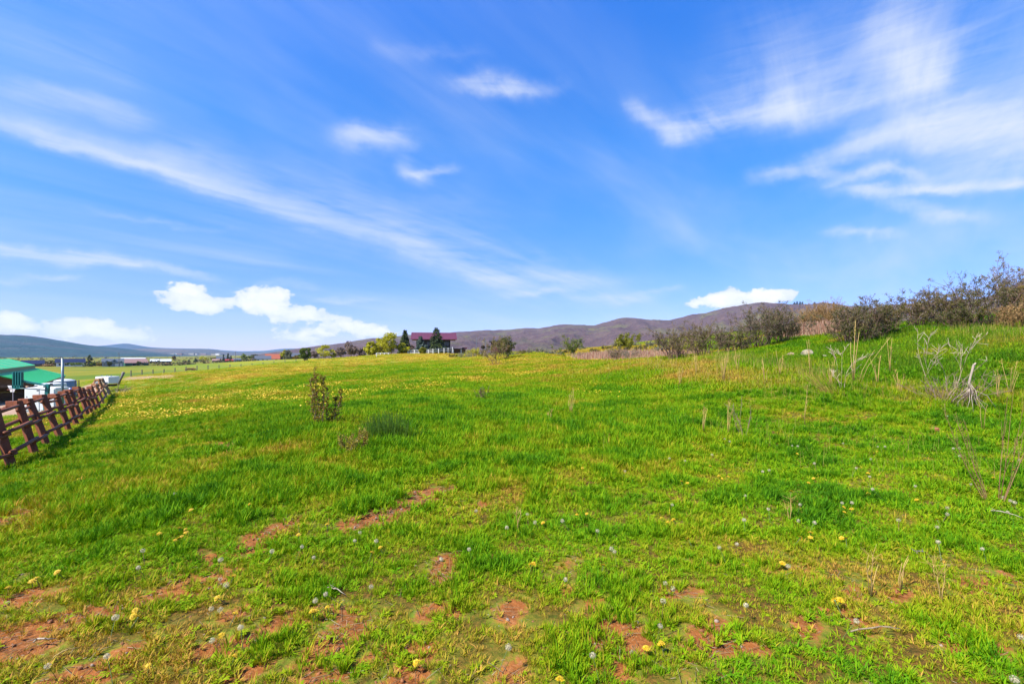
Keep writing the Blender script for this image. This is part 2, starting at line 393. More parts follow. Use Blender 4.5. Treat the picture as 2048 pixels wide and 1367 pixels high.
def shrub(name, label, cat, loc, height, spread, nstem, levels, r0, barkm, leafm=None, nleaf=0, lsize=.03, laspect=.55, group=None, twig_n=3, jitter=.2, lean=(0,0), ltint=(0,1), minr=.0025, basew=.15, leaflv=None, seed=None, lift=.25, zmin=0., rz=0):
    SEED[0] += 1; rs = np.random.RandomState(seed or SEED[0])
    root = empty(name, loc, rz, label, cat, group)
    P, Q, ra, rb, lv = grow(rs, (0,0,-.05), nstem, height, spread, levels, r0, jitter, lean, basew=basew)
    k = (P[:,2] > -.06) & (Q[:,2] > -.02)
    V, Fq = seg_mesh(P[k], Q[k], np.maximum(ra[k], minr), np.maximum(rb[k], minr*.7), twig_n)
    tn = np.repeat(np.clip(rs.uniform(0, 1, k.sum())*.6+.4*(lv[k] >= 2), 0, 1), 2*twig_n)
    mesh_np('stems', V, [Fq], barkm, root, tn)
    if leafm and nleaf:
        ml = (len(levels) if leaflv is None else leaflv); sel = np.where(k & (lv >= ml) & (P[:,2] > zmin))[0]
        i = rs.choice(sel, nleaf); f = rs.uniform(0, 1, (nleaf, 1)); C = P[i]*(1-f)+Q[i]*f+rs.normal(size=(nleaf,3))*lsize*.7
        V, Fq = leaf_mesh(rs, C, lsize, laspect, updir=np.array([0,0,lift]))
        cl = fbm(C[:,0]*2.2/height*2+7, C[:,2]*2.2/height*2+C[:,1]*3, 5, 3)
        t = np.clip(ltint[0]+(ltint[1]-ltint[0])*(cl*.9+rs.uniform(-.35, .45, nleaf)), 0, 1)
        mesh_np('foliage', V, [Fq], leafm, root, np.repeat(t, 4))
    return root

# ---------------------------------------------------------------- masks over the field (fixed on the ground)
def capsule(u, v, u1, v1, u2, v2, w, aspect=2.2):
    """soft distance field of a streak; v counts more, as the ground is foreshortened"""
    dx, dy = u2-u1, (v2-v1)*aspect; L2 = dx*dx+dy*dy+1e-6
    px, py = u-u1, (v-v1)*aspect; t = np.clip((px*dx+py*dy)/L2, 0, 1)
    return np.hypot(px-t*dx, py-t*dy)/w
BARE = [(700,1050,840,1000,30),(495,1085,590,1038,22),(590,1045,690,1055,12),(860,985,905,975,14),(440,890,455,890,14),(890,1110,885,1150,28),(480,1112,520,1100,14),
        (-20,1045,45,1025,24),(-20,1215,70,1180,26),(60,1205,150,1235,28),(-20,1270,80,1265,18),(-30,1315,110,1285,24),(590,1320,700,1240,42),(470,1360,610,1315,24),(640,1350,720,1365,30),
        (930,1230,1000,1240,26),(830,1232,845,1240,14),(1000,1205,1050,1240,22),(810,1345,850,1350,22),(1240,1260,1290,1295,26),(1360,1262,1450,1300,32),(1240,1345,1300,1362,24),
        (1620,1248,1650,1262,18),(1980,1140,2015,1150,20),(1880,1290,1925,1298,20),(1865,857,1878,860,10),(1480,1285,1500,1310,16),(560,1210,590,1222,12),(405,1110,425,1112,14),
        (410,862,440,862,10),(330,940,345,942,10),(1170,1265,1200,1290,14),(800,1200,815,1215,12),(420,1145,440,1160,12),(300,1260,330,1270,10),(200,1215,240,1230,14),(540,1170,560,1180,12),
        (160,1345,240,1360,22),(400,1290,430,1300,16),(1110,1230,1130,1240,12),(950,1000,970,1010,9),(700,1330,740,1300,18),(1420,1215,1450,1225,16)]
def masks(x, y, z=None):
    if z is None: z = H(x, y)
    u, v = proj(x, y, z); r = np.hypot(x, y)
    wob = fbm(x*5, y*5, 21, 3)-.5; big = fbm(x*.6, y*.6, 31, 3)
    bare = np.zeros_like(u)
    if (y < 16).any():
        for (a, b, c, d, w) in BARE:
            bare = np.maximum(bare, 1-sst(capsule(u, v, a, b, c, d, w*1.0)+wob*2.0, .6, 1.45))
    near = sst(v, 1040, 1240)*(y > .5)
    # streaky small bald spots running across the field
    al = x*.73+y*.68; ac = y*.73-x*.68
    st = fbm(al*1.6, ac*3.4, 41, 4); s2 = fbm(al*5, ac*7, 43, 3)
    bare = np.maximum(bare, sst(st+wob*.4, .64-.04*near, .72)*(.2+.8*near)*(y < 16)*.85)
    bare = np.maximum(bare, sst(s2+wob*.3, .585, .69)*(.25+.75*near)*(y < 9)*.85)
    # bare yard and dirt by the fence and the barn
    yard = 1-sst(capsule(u, v, -200, 815, 60, 808, 34, 1.4)+wob*.3, .8, 1.0)
    yard = np.maximum(yard, (1-sst(capsule(u, v, 165, 782, 205, 772, 16, 1.4), .5, 1.1)))
    track = 1-sst(capsule(u, v, 255, 757, 350, 752, 9, 2.)+wob, .5, 1.)
    yard = np.where(y > 14, yard, 0); track = np.where(y > 14, track, 0)
    lush = np.exp(-capsule(u, v, 640, 850, 1250, 830, 165, 1.7)**2)
    lush = np.maximum(lush, .9*np.exp(-capsule(u, v, 1150, 815, 1340, 845, 80, 1.6)**2))
    lush = np.maximum(lush, .5*np.exp(-capsule(u, v, 100, 1000, 700, 950, 110, 1.8)**2))
    for (a, b, c, d, w, s) in [(560,765,830,748,14,.8),(720,732,960,735,14,.8),(830,722,960,730,9,.7),(300,783,520,775,14,.7),(250,800,400,815,26,.5),(1420,690,1560,730,26,.6),(1650,760,2048,800,50,.45),(1600,690,1700,720,24,.7),(300,762,400,757,5,.8)]:
        lush = np.maximum(lush, s*np.exp(-capsule(u, v, a, b, c, d, w, 1.)**2))
    # bright yellow-green stretches and dandelion drifts
    flo = np.zeros_like(u)
    for (a, b, c, d, w, s) in [(250,800,470,815,20,.9),(200,770,420,745,9,.35),(420,760,620,737,11,1.),(620,720,900,712,10,.8),(470,745,760,722,10,.8),(640,775,760,770,14,.8),(680,790,900,768,12,.75),(880,762,1080,745,14,.6),
                           (350,790,620,800,20,.6),(250,820,420,830,18,.8),(700,708,860,712,6,.8),(460,725,640,715,6,.6),(950,725,1250,722,22,.35),(560,830,700,812,14,.5)]:
        flo = np.maximum(flo, s*np.exp(-capsule(u, v, a, b, c, d, w, 1.)**2))
    dry = np.zeros_like(u)
    for (a, b, c, d, w, s) in [(1340,740,1560,775,26,.6),(1560,770,1950,795,20,.8),(1960,800,2048,810,20,.55),(1100,700,1350,700,12,.8),(960,722,1350,745,26,.45),(800,714,960,706,9,.55),(260,752,350,752,8,.5),(700,728,1000,712,8,.4),(1980,690,2048,680,30,.7),
                            (300,770,520,745,8,.45),(500,740,640,735,7,.3),(1400,720,1420,760,30,.4),(1640,660,1700,670,30,.8),(250,940,360,1000,30,.15)]:
        dry = np.maximum(dry, s*np.exp(-capsule(u, v, a, b, c, d, w, 1.)**2))
    dry = np.maximum(dry, sst(fbm(x*.5+3, y*.5, 51, 4), .56, .72)*.55*sst(r, 12, 40))
    vis = (y > 1)
    return dict(u=u, v=v, bare=np.clip(bare, 0, 1), yard=np.clip(yard, 0, 1)*vis, track=np.clip(track, 0, 1)*vis, lush=lush*vis, flo=flo*vis, dry=dry*vis, big=big, wob=wob)

# ---------------------------------------------------------------- ground sheet
def build_ground():
    sx = np.linspace(-math.asinh(8700/7), math.asinh(8700/7), 641); xs = 7*np.sinh(sx)
    sy = np.linspace(-math.asinh(3000/7), math.asinh(8700/7), 561); ys = 5+7*np.sinh(sy)
    Xg, Yg = np.meshgrid(xs, ys); Zg = H(Xg, Yg); m = masks(Xg, Yg, Zg)
    Zg = Zg - .02*m['bare']
    nx, ny = len(xs), len(ys); i = (np.arange(ny-1)[:,None]*nx+np.arange(nx-1)[None]).ravel()
    Fq = np.stack([i, i+1, i+nx+1, i+nx], 1)
    mat, g, b, out = newmat('ground')
    P = wpos(g)
    n1 = g.noise(P, 1.3, 4, .6); n2 = g.noise(P, 9, 4, .65); n3 = g.noise(P, 45, 3, .7); nb = g.noise(P, .05, 4, .55); nb2 = g.noise(P, .012, 3, .5)
    nm = g.noise(P, .35, 5, .65)
    bare, yard, track, lush, flo, dry = [attr(g, k) for k in ('bare','yard','track','lush','flo','dry')]
    grass = g.mix(g.rng(n2, .3, .7), (.05,.115,.008), (.13,.22,.012))
    grass = g.mix(g.rng(nm, .35, .68), grass, g.mix(g.rng(n2,.3,.7), (.14,.165,.012), (.24,.23,.02)))
    grass = g.mix(g.m('MULTIPLY', lush, .85), grass, g.mix(g.rng(n2, .3, .7), (.045,.11,.004), (.10,.20,.005)))
    grass = g.mix(g.m('MULTIPLY', dry, g.rng(nm, .3, .6, .5, 1)), grass, g.mix(g.rng(n2, .3, .7), (.18,.13,.02), (.30,.21,.045)))
    grass = g.mix(g.m('MULTIPLY', flo, g.rng(n3, .42, .6, .25, 1)), grass, (.34,.28,.010))
    # far valley: strips of pasture
    sepp = g.n.new('ShaderNodeSeparateXYZ'); g.l.new(P, sepp.inputs[0])
    fy = g.noise(g.comb(g.m('MULTIPLY', sepp.outputs[0], .006), g.m('MULTIPLY', sepp.outputs[1], .03)), 1.0, 4, .6)
    past = g.mix(g.rng(fy, .40, .60), (.065,.115,.006), (.20,.165,.012))
    past = g.mix(g.rng(nb2, .46, .60), past, (.17,.14,.018))
    faraway = g.rng(sepp.outputs[1], 150, 420)
    leftlow = g.rng(sepp.outputs[2], -5., -3., 1, 0)
    grass = g.mix(g.m('MAXIMUM', faraway, g.m('MULTIPLY', leftlow, .85)), grass, past)
    soil = g.mix(g.rng(n2, .3, .7), (.14,.045,.011), (.27,.095,.024))
    soil = g.mix(g.rng(n3, .52, .72), soil, (.30,.145,.06))
    col = g.mix(g.rng(g.m('ADD', bare, g.m('ADD', g.m('MULTIPLY', g.m('SUBTRACT', n2, .5), 1.1), g.m('MULTIPLY', g.m('SUBTRACT', n3, .5), .7))), .22, .55), grass, soil)
    ysoil = g.mix(g.rng(n1, .3, .7), (.25,.16,.105), (.33,.225,.155))
    col = g.mix(g.rng(yard, .35, .6), col, ysoil)
    col = g.mix(g.rng(track, .4, .7), col, (.27,.19,.09))
    # thatch and soil between the nearest blades, with the gaps' shade painted in dark
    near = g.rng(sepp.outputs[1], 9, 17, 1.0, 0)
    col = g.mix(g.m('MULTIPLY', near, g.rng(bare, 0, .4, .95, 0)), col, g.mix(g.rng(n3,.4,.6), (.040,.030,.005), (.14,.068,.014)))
    g.l.new(col, b.inputs['Base Color']); b.inputs['Roughness'].default_value = .95; b.inputs['Specular IOR Level'].default_value = .1
    hgt = g.m('ADD', g.m('MULTIPLY', n2, .03), g.m('ADD', g.m('MULTIPLY', n3, .008), g.m('MULTIPLY', nm, .25)))
    bp = g.n.new('ShaderNodeBump'); bp.inputs['Strength'].default_value = .9; bp.inputs['Distance'].default_value = 1.0
    g.l.new(hgt, bp.inputs['Height']); g.l.new(bp.outputs[0], b.inputs['Normal'])
    o = mesh_np('ground', np.stack([Xg, Yg, Zg], -1).reshape(-1,3), [Fq], mat, smooth=True)
    for k in ('bare','yard','track','lush','flo','dry'):
        a = o.data.attributes.new(k, 'FLOAT', 'POINT'); a.data.foreach_set('value', m[k].ravel().astype(np.float32))
    o['kind'] = 'structure'
build_ground()

# ---------------------------------------------------------------- hills and mountains
def hillmat(name, cols, scale=1., rough=.95):
    mat, g, b, out = newmat(name); P = wpos(g)
    a = g.noise(P, .012*scale, 5, .6); c = g.noise(P, .09*scale, 5, .7); e = g.noise(P, .0035*scale, 4, .55, 1.2)
    col = g.mix(g.rng(a, .38, .62), cols[0], cols[1]); col = g.mix(g.rng(e, .5, .66, 0, .8), col, cols[2])
    col = g.mix(g.rng(c, .48, .68, 0, .75), col, cols[3])
    g.l.new(col, b.inputs['Base Color']); b.inputs['Roughness'].default_value = rough; b.inputs['Specular IOR Level'].default_value = .05
    bp = g.n.new('ShaderNodeBump'); bp.inputs['Strength'].default_value = .8; bp.inputs['Distance'].default_value = 6/scale
    g.l.new(g.m('ADD', c, g.m('MULTIPLY', a, 3)), bp.inputs['Height']); g.l.new(bp.outputs[0], b.inputs['Normal'])
    return mat
def hills(name, prof, r0, r1, r2, mat, gul=.25, nscale=1., seed=0, na=420, nr=60, rough=.012):
    """prof: skyline as (u,v); the slope climbs from distance r0 to the crest at r1 and falls to r2"""
    pa = np.array([math.atan((u-U0)/F) for u, v in prof]); pe = np.array([(V0-v)/F*math.cos(math.atan((u-U0)/F)) for u, v in prof])
    az = np.linspace(pa[0], pa[-1], na); el = np.interp(az, pa, pe)
    k = np.ones(7)/7; el = np.convolve(np.pad(el, 3, 'edge'), k, 'valid')
    el = el+(fbm(az*40/nscale, az*0, seed, 4)-.5)*.0035*np.clip(el/.03, .2, 1.5)
    t = np.r_[np.linspace(0, 1, nr), np.linspace(1.03, 1.6, 14)]
    A, T = np.meshgrid(az, t)
    r = np.where(T < 1, r0+(r1-r0)*T, r1+(r2-r1)*(T-1)/.6)
    X, Y = r*np.sin(A), r*np.cos(A); top = EYE+el[None]*r1
    base = H(X, Y)-4
    s = np.where(T < 1, .25*T+.75*(T**1.7), np.cos((T-1)/.6*math.pi/2)**1.2)
    gx = X/(260*nscale); gy = Y/(260*nscale)
    rid = 1-np.abs(2*fbm(gx, gy, seed+9, 4)-1)
    det = (rid-.75)*gul*np.sin(np.clip(T, 0, 1)*math.pi)**.7*1.2 + (fbm(gx*5, gy*5, seed+3, 4)-.5)*gul*.16*np.clip(T*3, 0, 1)*(1-sst(T, .9, 1.0)*.8)
    Z = base+(top-base)*np.clip(s+det, 0, 1.0)
    ny, nx = Z.shape; i = (np.arange(ny-1)[:,None]*nx+np.arange(nx-1)[None]).ravel()
    o = mesh_np(name, np.stack([X,Y,Z],-1).reshape(-1,3), [np.stack([i,i+1,i+nx+1,i+nx],1)], mat, smooth=True); o['kind'] = 'structure'; return o
M_hr = hillmat('scrub_hill', [(.0723,.0442,.0442),(.102,.0663,.0595),(.1105,.102,.0425),(.0298,.0221,.0272)], 1.3)
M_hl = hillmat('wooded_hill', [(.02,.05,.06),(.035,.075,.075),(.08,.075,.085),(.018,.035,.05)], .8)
M_hf = hillmat('far_mountain', [(.03,.06,.09),(.05,.085,.11),(.07,.09,.11),(.03,.05,.07)], .3)  # part of the distance haze is painted in as bluer base colours
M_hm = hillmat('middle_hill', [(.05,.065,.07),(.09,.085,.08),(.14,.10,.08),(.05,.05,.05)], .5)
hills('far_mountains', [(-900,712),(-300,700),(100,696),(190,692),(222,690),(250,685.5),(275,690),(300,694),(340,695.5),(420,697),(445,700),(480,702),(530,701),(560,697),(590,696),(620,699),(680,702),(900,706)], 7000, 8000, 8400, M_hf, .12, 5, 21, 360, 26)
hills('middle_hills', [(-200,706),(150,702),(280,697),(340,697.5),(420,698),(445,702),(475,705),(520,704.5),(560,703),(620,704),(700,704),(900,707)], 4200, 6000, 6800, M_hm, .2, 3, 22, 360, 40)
hills('left_hill', [(-1800,690),(-700,664),(-200,661),(0,668.5),(50,670),(90,675),(140,684),(180,690),(220,694),(260,698),(300,703),(340,707),(400,711),(440,715)], 1900, 3900, 5200, M_hl, .16, 1.8, 23, 420, 60)
hills('right_hills', [(480,714),(560,702),(600,696),(640,691),(700,683),(740,676),(770,674),(800,670),(840,668),(880,667),(930,662),(965,660.5),(1000,660.5),(1040,657),(1080,655.5),(1110,650),(1130,648),(1160,650),(1190,649),(1215,643),(1250,634.5),(1275,635.5),(1295,639),(1340,638.5),(1370,633),(1410,625),(1450,616),(1490,609),(1520,605.5),(1550,605.5),(1580,608),(1620,606.5),(1655,605.5),(1690,611),(1740,614),(1780,608),(1830,607),(1880,604),(1930,600),(1980,592),(2010,578),(2048,562),(2150,548),(2500,540),(3400,560),(6000,620)], 900, 2700, 3900, M_hr, .42, 1.0, 24, 900, 110)
# haze: one closed box of even pale air
def build_haze():
    m = bpy.data.materials.new('air'); m.use_nodes = True; m.node_tree.nodes.clear(); n = m.node_tree.nodes
    out = n.new('ShaderNodeOutputMaterial'); v = n.new('ShaderNodeVolumePrincipled')
    v.inputs['Color'].default_value = (.45, .68, 1, 1); v.inputs['Density'].default_value = HAZE; v.inputs['Anisotropy'].default_value = 0.0
    m.node_tree.links.new(v.outputs[0], out.inputs['Volume'])
    b = MB().box((0, 0, 235), (18000, 18000, 1130)); o = b.build('haze', m); o['kind'] = 'stuff'
HAZE = 4.5e-5
build_haze()

# ---------------------------------------------------------------- grass
rsg = np.random.RandomState(11)
def blades(rs, n, spread, hmin, hmax, w, bend=.5, splay=.5, droop=0.0, disc=False):
    """n curved two-segment blades round the origin"""
    th = rs.uniform(0, 2*math.pi, n); rr = spread*(np.sqrt(rs.uniform(0,1,n)) if disc else rs.uniform(0,1,n)**.8)
    B = np.stack([np.cos(th)*rr, np.sin(th)*rr, np.full(n, -.01)], 1)
    ph = th+rs.normal(size=n)*(.6 if not disc else 3); L = rs.uniform(hmin, hmax, n)
    out = np.stack([np.cos(ph), np.sin(ph)], 1); sp = splay*rs.uniform(.1, 1, n)
    d1 = unit(np.c_[out*sp[:,None], np.ones(n)]); bd = bend*rs.uniform(.2, 1.2, n)
    d2 = unit(np.c_[out*(sp+bd)[:,None], np.ones(n)*(1-droop)-.25*bd])
    side = np.stack([-np.sin(ph), np.cos(ph), np.zeros(n)], 1); ww = w*rs.uniform(.6, 1.2, n)[:,None]
    m = B+d1*(L*.5)[:,None]; t = m+d2*(L*.55)[:,None]
    V = np.stack([B-side*ww*.4, B+side*ww*.4, m+side*ww*.5, m-side*ww*.5, t], 1).reshape(-1,3)
    i = (np.arange(n)*5)[:,None]; tn = np.repeat(rs.uniform(0,1,n), 5)
    return V, i+np.array([[0,1,2,3]]), i+np.array([[3,2,4]]), tn
M_grass, g, b, out = newmat('grass_blade')
t_ = g.m('ADD', attr(g, 'gt', 'INSTANCER'), g.m('MULTIPLY', g.m('SUBTRACT', attr(g, 'tint'), .5), .42))
r_ = g.n.new('ShaderNodeValToRGB'); cr = r_.color_ramp
GC = [(0,(.46,.25,.05)),(.16,(.36,.27,.025)),(.34,(.25,.275,.006)),(.55,(.18,.305,.003)),(.78,(.098,.25,.003)),(1.,(.036,.13,.003))]
while len(cr.elements) < len(GC): cr.elements.new(.5)
for i, (p, c) in enumerate(GC): cr.elements[i].position = p; cr.elements[i].color = (*c, 1)
g.l.new(t_, r_.inputs[0]); g.l.new(r_.outputs[0], b.inputs['Base Color']); b.inputs['Roughness'].default_value = .7; b.inputs['Specular IOR Level'].default_value = .08
tr = g.n.new('ShaderNodeBsdfTranslucent'); g.l.new(g.mix(1., r_.outputs[0], (1.1,1.1,.3), 'MULTIPLY'), tr.inputs[0]); mx = g.n.new('ShaderNodeMixShader'); mx.inputs[0].default_value = .28
g.l.new(b.outputs[0], mx.inputs[1]); g.l.new(tr.outputs[0], mx.inputs[2]); g.l.new(mx.outputs[0], out.inputs[0])

def proto_coll(name, items):
    c = bpy.data.collections.new(name)
    for k, (V, fs, tn, mat) in enumerate(items):
        o = mesh_np('%s_%02d' % (name, k), V, fs, mat, tint=tn, link=False); c.objects.link(o)
    return c
def scatter(name, pts, rot, scl, idx, gt, coll, kind='stuff', sz=None):
    scl = np.stack([scl, scl, scl if sz is None else sz], 1)
    me = bpy.data.meshes.new(name); me.vertices.add(len(pts)); me.vertices.foreach_set('co', np.asarray(pts, np.float32).ravel())
    for nm, ty, dt, key in (('rot','FLOAT_VECTOR',rot,'vector'),('scl','FLOAT_VECTOR',scl,'vector'),('idx','INT',idx,'value'),('gt','FLOAT',gt,'value')):
        a = me.attributes.new(nm, ty, 'POINT'); a.data.foreach_set(key, np.asarray(dt, np.int32 if ty == 'INT' else np.float32).ravel())
    o = bpy.data.objects.new(name, me); COL.objects.link(o); o['kind'] = kind
    ng = bpy.data.node_groups.new(name, 'GeometryNodeTree')
    ng.interface.new_socket('Geometry', in_out='INPUT', socket_type='NodeSocketGeometry'); ng.interface.new_socket('Geometry', in_out='OUTPUT', socket_type='NodeSocketGeometry')
    N, L = ng.nodes, ng.links; gi = N.new('NodeGroupInput'); go = N.new('NodeGroupOutput')
    ci = N.new('GeometryNodeCollectionInfo'); ci.inputs['Collection'].default_value = coll; ci.inputs['Separate Children'].default_value = True; ci.inputs['Reset Children'].default_value = True
    ip = N.new('GeometryNodeInstanceOnPoints'); ip.inputs['Pick Instance'].default_value = True
    def na(n, t): q = N.new('GeometryNodeInputNamedAttribute'); q.data_type = t; q.inputs[0].default_value = n; return q.outputs[0]
    er = N.new('FunctionNodeEulerToRotation'); L.new(na('rot','FLOAT_VECTOR'), er.inputs[0]); L.new(er.outputs[0], ip.inputs['Rotation'])
    L.new(na('scl','FLOAT_VECTOR'), ip.inputs['Scale']); L.new(na('idx','INT'), ip.inputs['Instance Index'])
    L.new(gi.outputs[0], ip.inputs['Points']); L.new(ci.outputs[0], ip.inputs['Instance']); L.new(ip.outputs[0], go.inputs[0])
    md = o.modifiers.new('scatter', 'NODES'); md.node_group = ng
    return o
def ring(rs, y0, y1, dens, u0=-260, u1=2310):
    area = (u1-u0)/F*(y1*y1-y0*y0)/2; n = int(area*dens)
    y = np.sqrt(rs.uniform(y0*y0, y1*y1, n)); x = (rs.uniform(u0, u1, n)-U0)/F*y
    return x, y
def pick(rs, weights, n):
    """weights: list of arrays -> index"""
    W = np.stack(weights, 1)+1e-9; W = np.cumsum(W/W.sum(1, keepdims=True), 1); return (rs.uniform(0,1,(n,1)) > W).sum(1)
def broadleaf(rs, n, L, w):
    """flat rosette of toothed leaves"""
    Vs = []; Fs = []; k = 0
    for i in range(n):
        a = rs.uniform(0, 6.283); l = L*rs.uniform(.6, 1); d = np.array([math.cos(a), math.sin(a), 0]); s = np.array([-d[1], d[0], 0]); up = rs.uniform(.15, .7)
        prev = None
        for j, (t, ww) in enumerate([(0,.2),(.3,.5),(.5,1.),(.6,.6),(.8,1.),(1,.08)]):
            c = d*l*t+np.array([0,0,l*up*math.sin(t*2.2)*.6+.004]); Vs += [c-s*w*ww/2, c+s*w*ww/2]
            if j: Fs.append((k+2*j-2, k+2*j-1, k+2*j+1, k+2*j))
        k += 12
    return np.array(Vs), np.array(Fs), np.full(len(Vs), .5)
def build_grass():
    rs = rsg; it = []
    def tuft(*a, **k): V, q, t, tn = blades(rs, *a, **k); it.append((V, [q, t], tn, M_grass))
    for k in range(4): tuft(15, .036, .035, .09, .0078, bend=.6, splay=.7)           # 0-3 short fine
    for k in range(4): tuft(17, .045, .08, .17, .0105, bend=.5, splay=.45)             # 4-7 tall lush
    for k in range(3): tuft(9, .035, .05, .14, .0145, bend=1.1, splay=1.0)              # 8-10 broad, arching
    for k in range(2):
        V, Fq, tn = broadleaf(rs, 8, .09, .022); it.append((V, [Fq], tn, M_grass))    # 11-12 rosettes
    for k in range(2): tuft(10, .05, .03, .12, .003, bend=1.6, splay=1.5, droop=.7)   # 13-14 thatch
    near = proto_coll('near_tuft', it)
    P, S, I, T = [], [], [], []
    for (y0, y1, dens, sc_) in ((1.6, 4.2, 2100, .92), (4.2, 7.5, 1150, 1.05), (7.5, 14.5, 470, 1.35)):
        x, y = ring(rs, y0, y1, dens); z = H(x, y); m = masks(x, y, z)
        keep = rs.uniform(0,1,len(x)) < np.clip(1.02-1.18*m['bare'], .12, 1); keep &= rs.uniform(0,1,len(x)) > m['yard']
        clump = fbm(x*3.2, y*3.2, 71, 3); keep &= (rs.uniform(0,1,len(x)) < .55+1.6*sst(clump, .3, .6)+m['lush'])
        x, y, z = x[keep], y[keep], z[keep]; m = {k: v[keep] for k, v in m.items()}; clump = clump[keep]; n = len(x)
        lu = m['lush']; v = m['v']; midb = fbm(x*1.1+9, y*1.1, 72, 3)
        tall = np.clip(lu*1.1+(clump-.5)*1.4, 0, 1); br = sst(fbm(x*1.7+40, y*1.7, 73, 3), .45, .6)
        idg = pick(rs, [1-tall*.95, tall, (.34*br+.10)*(1-.5*(y > 8)), .05+.14*br*(y < 8), .045+.18*m['bare']+.10*m['dry']], n)
        lo = np.array([0,4,8,11,13]); cnt = np.array([4,4,3,2,2]); idx = lo[idg]+(rs.uniform(0,1,n)*cnt[idg]).astype(int)
        gt = .49+.13*lu+(clump-.5)*.8+(midb-.5)*.62+.10*sst(m['u'], 1250, 1600)+(m['big']-.5)*.5-.26*m['dry']-.10*m['bare']+rs.normal(size=n)*.07
        gt = gt-.10*sst(v, 1050, 1300)*(midb < .5)
        gt = np.where(idg == 3, np.clip(gt+.12, .45, .85), gt); gt = np.where(idg == 4, rs.uniform(-.05, .3, n), gt)
        s = sc_*(.58+.36*lu+.40*(clump-.4))*(1-.18*sst(v, 1000, 1200))*rs.uniform(.7, 1.25, n)*(1+.25*sst(m['dry'], .3, .8))
        P.append(np.stack([x,y,z-.004],1)); S.append(s); I.append(idx); T.append(gt)
    P, S, I, T = map(np.concatenate, (P,S,I,T)); n = len(P)
    rot = np.stack([rs.normal(size=n)*.16, rs.normal(size=n)*.16, rs.uniform(0, 6.283, n)], 1)
    scatter('grass', P, rot, np.clip(S, .35, 2.4), I, np.clip(T, -.1, 1.05), near)
    # middle distance: wider patches of coarser blades
    it2 = []
    for k in range(3): V, q, t, tn = blades(rs, 60, .26, .07, .17, .013, .6, .5, disc=True); it2.append((V,[q,t],tn,M_grass))
    for k in range(3): V, q, t, tn = blades(rs, 60, .26, .12, .28, .015, .5, .35, disc=True); it2.append((V,[q,t],tn,M_grass))
    mid = proto_coll('mid_patch', it2)
    P, S, I, T, Zs = [], [], [], [], []
    for (y0, y1, dens, sc_) in ((14, 24, 42, 1.0), (24, 40, 20, 1.45), (40, 75, 5.5, 2.5), (75, 130, 1.3, 4.2)):
        x, y = ring(rs, y0, y1, dens, -200, 2250); z = H(x, y); m = masks(x, y, z)
        keep = rs.uniform(0,1,len(x)) > np.maximum(m['yard'], np.maximum(m['track']*.9, m['bare']*.7)); keep &= z > -4
        x, y, z = x[keep], y[keep], z[keep]; m = {k: v[keep] for k, v in m.items()}; n = len(x)
        cl = fbm(x*.8, y*.8, 81, 4); lu = np.clip(m['lush']+(cl-.5)*.6, 0, 1)
        gt = .41+.20*m['lush']+.26*sst(m['u'], 1400, 1700)*sst(-m['v'], -810, -740)+(cl-.5)*.8+(m['big']-.5)*.5-.42*m['dry']-.12*m['flo']+rs.normal(size=n)*.07
        rightbank = sst(m['u'], 1350, 1500)
        idx = np.where(rs.uniform(0,1,n) < lu*.8+.35*rightbank, 3, 0)+rs.randint(0,3,n)
        s = sc_*rs.uniform(.75, 1.2, n)*(1 if y0 < 24 else .8)
        P.append(np.stack([x,y,z-.01],1)); S.append(s); I.append(idx); T.append(gt); Zs.append(s/sc_*min(sc_, 1.2)*.65)
    P, S, I, T, Zs = map(np.concatenate, (P,S,I,T,Zs)); n = len(P)
    rot = np.stack([np.zeros(n), np.zeros(n), rs.uniform(0, 6.283, n)], 1)
    scatter('meadow_grass', P, rot, S, I, np.clip(T, -.1, 1.05), mid, sz=Zs)
build_grass()
def build_litter():
    rs = np.random.RandomState(61); import bmesh; items = []
    mc = paint('soil_clod', (.22,.085,.030), .95, .25, 30); mp = paint('soil_pebble', (.24,.18,.132), .9, .2, 30); ml = leafmat('litter', [(.15,.1,.045),(.25,.19,.1),(.31,.26,.17)], .8, 0)
    for k in range(4):
        bm = bmesh.new(); bmesh.ops.create_icosphere(bm, subdivisions=1, radius=.011)
        for v in bm.verts: v.co = [c*rs.uniform(.6,1.25)*(.6 if a == 2 else 1) for a, c in enumerate(v.co)]
        bm.verts.index_update(); V = np.array([v.co for v in bm.verts]); Fc = np.array([[v.index for v in f.verts] for f in bm.faces]); bm.free(); items.append((V, [Fc], None, mc if k < 3 else mp))
    for k in range(3):
        n = 5; a = rs.normal(size=(n,3))*[.05,.05,.004]+[0,0,.008]; b_ = a+rs.normal(size=(n,3))*[.05,.05,.006]; V, Fq = seg_mesh(a, b_, np.full(n,.0016), np.full(n,.001), 3); items.append((V, [Fq], np.repeat(rs.uniform(0,1,n), 6), ml))
    cl = proto_coll('soil_litter_bit', items); x, y = ring(rs, 1.6, 9, 420); z = H(x, y); m = masks(x, y, z)
    k = rs.uniform(0,1,len(x)) < .05+.6*m['bare']; x, y, z = x[k], y[k], z[k]; n = len(x); idx = np.where(rs.uniform(0,1,n) < .62, rs.randint(0,4,n), rs.randint(4,7,n)); sc_ = rs.uniform(.3,1.,n)**1.5*1.6; sc_ = np.where(idx > 3, rs.uniform(.6,1.3,n), sc_)
    scatter('soil_litter', np.stack([x,y,z-.012],1), rs.uniform(0,6.28,(n,3))*np.where(idx > 3, 0, 1)[:,None]+np.c_[np.zeros((n,2)), rs.uniform(0,6.28,n)], sc_, idx, np.zeros(n), cl)
build_litter()

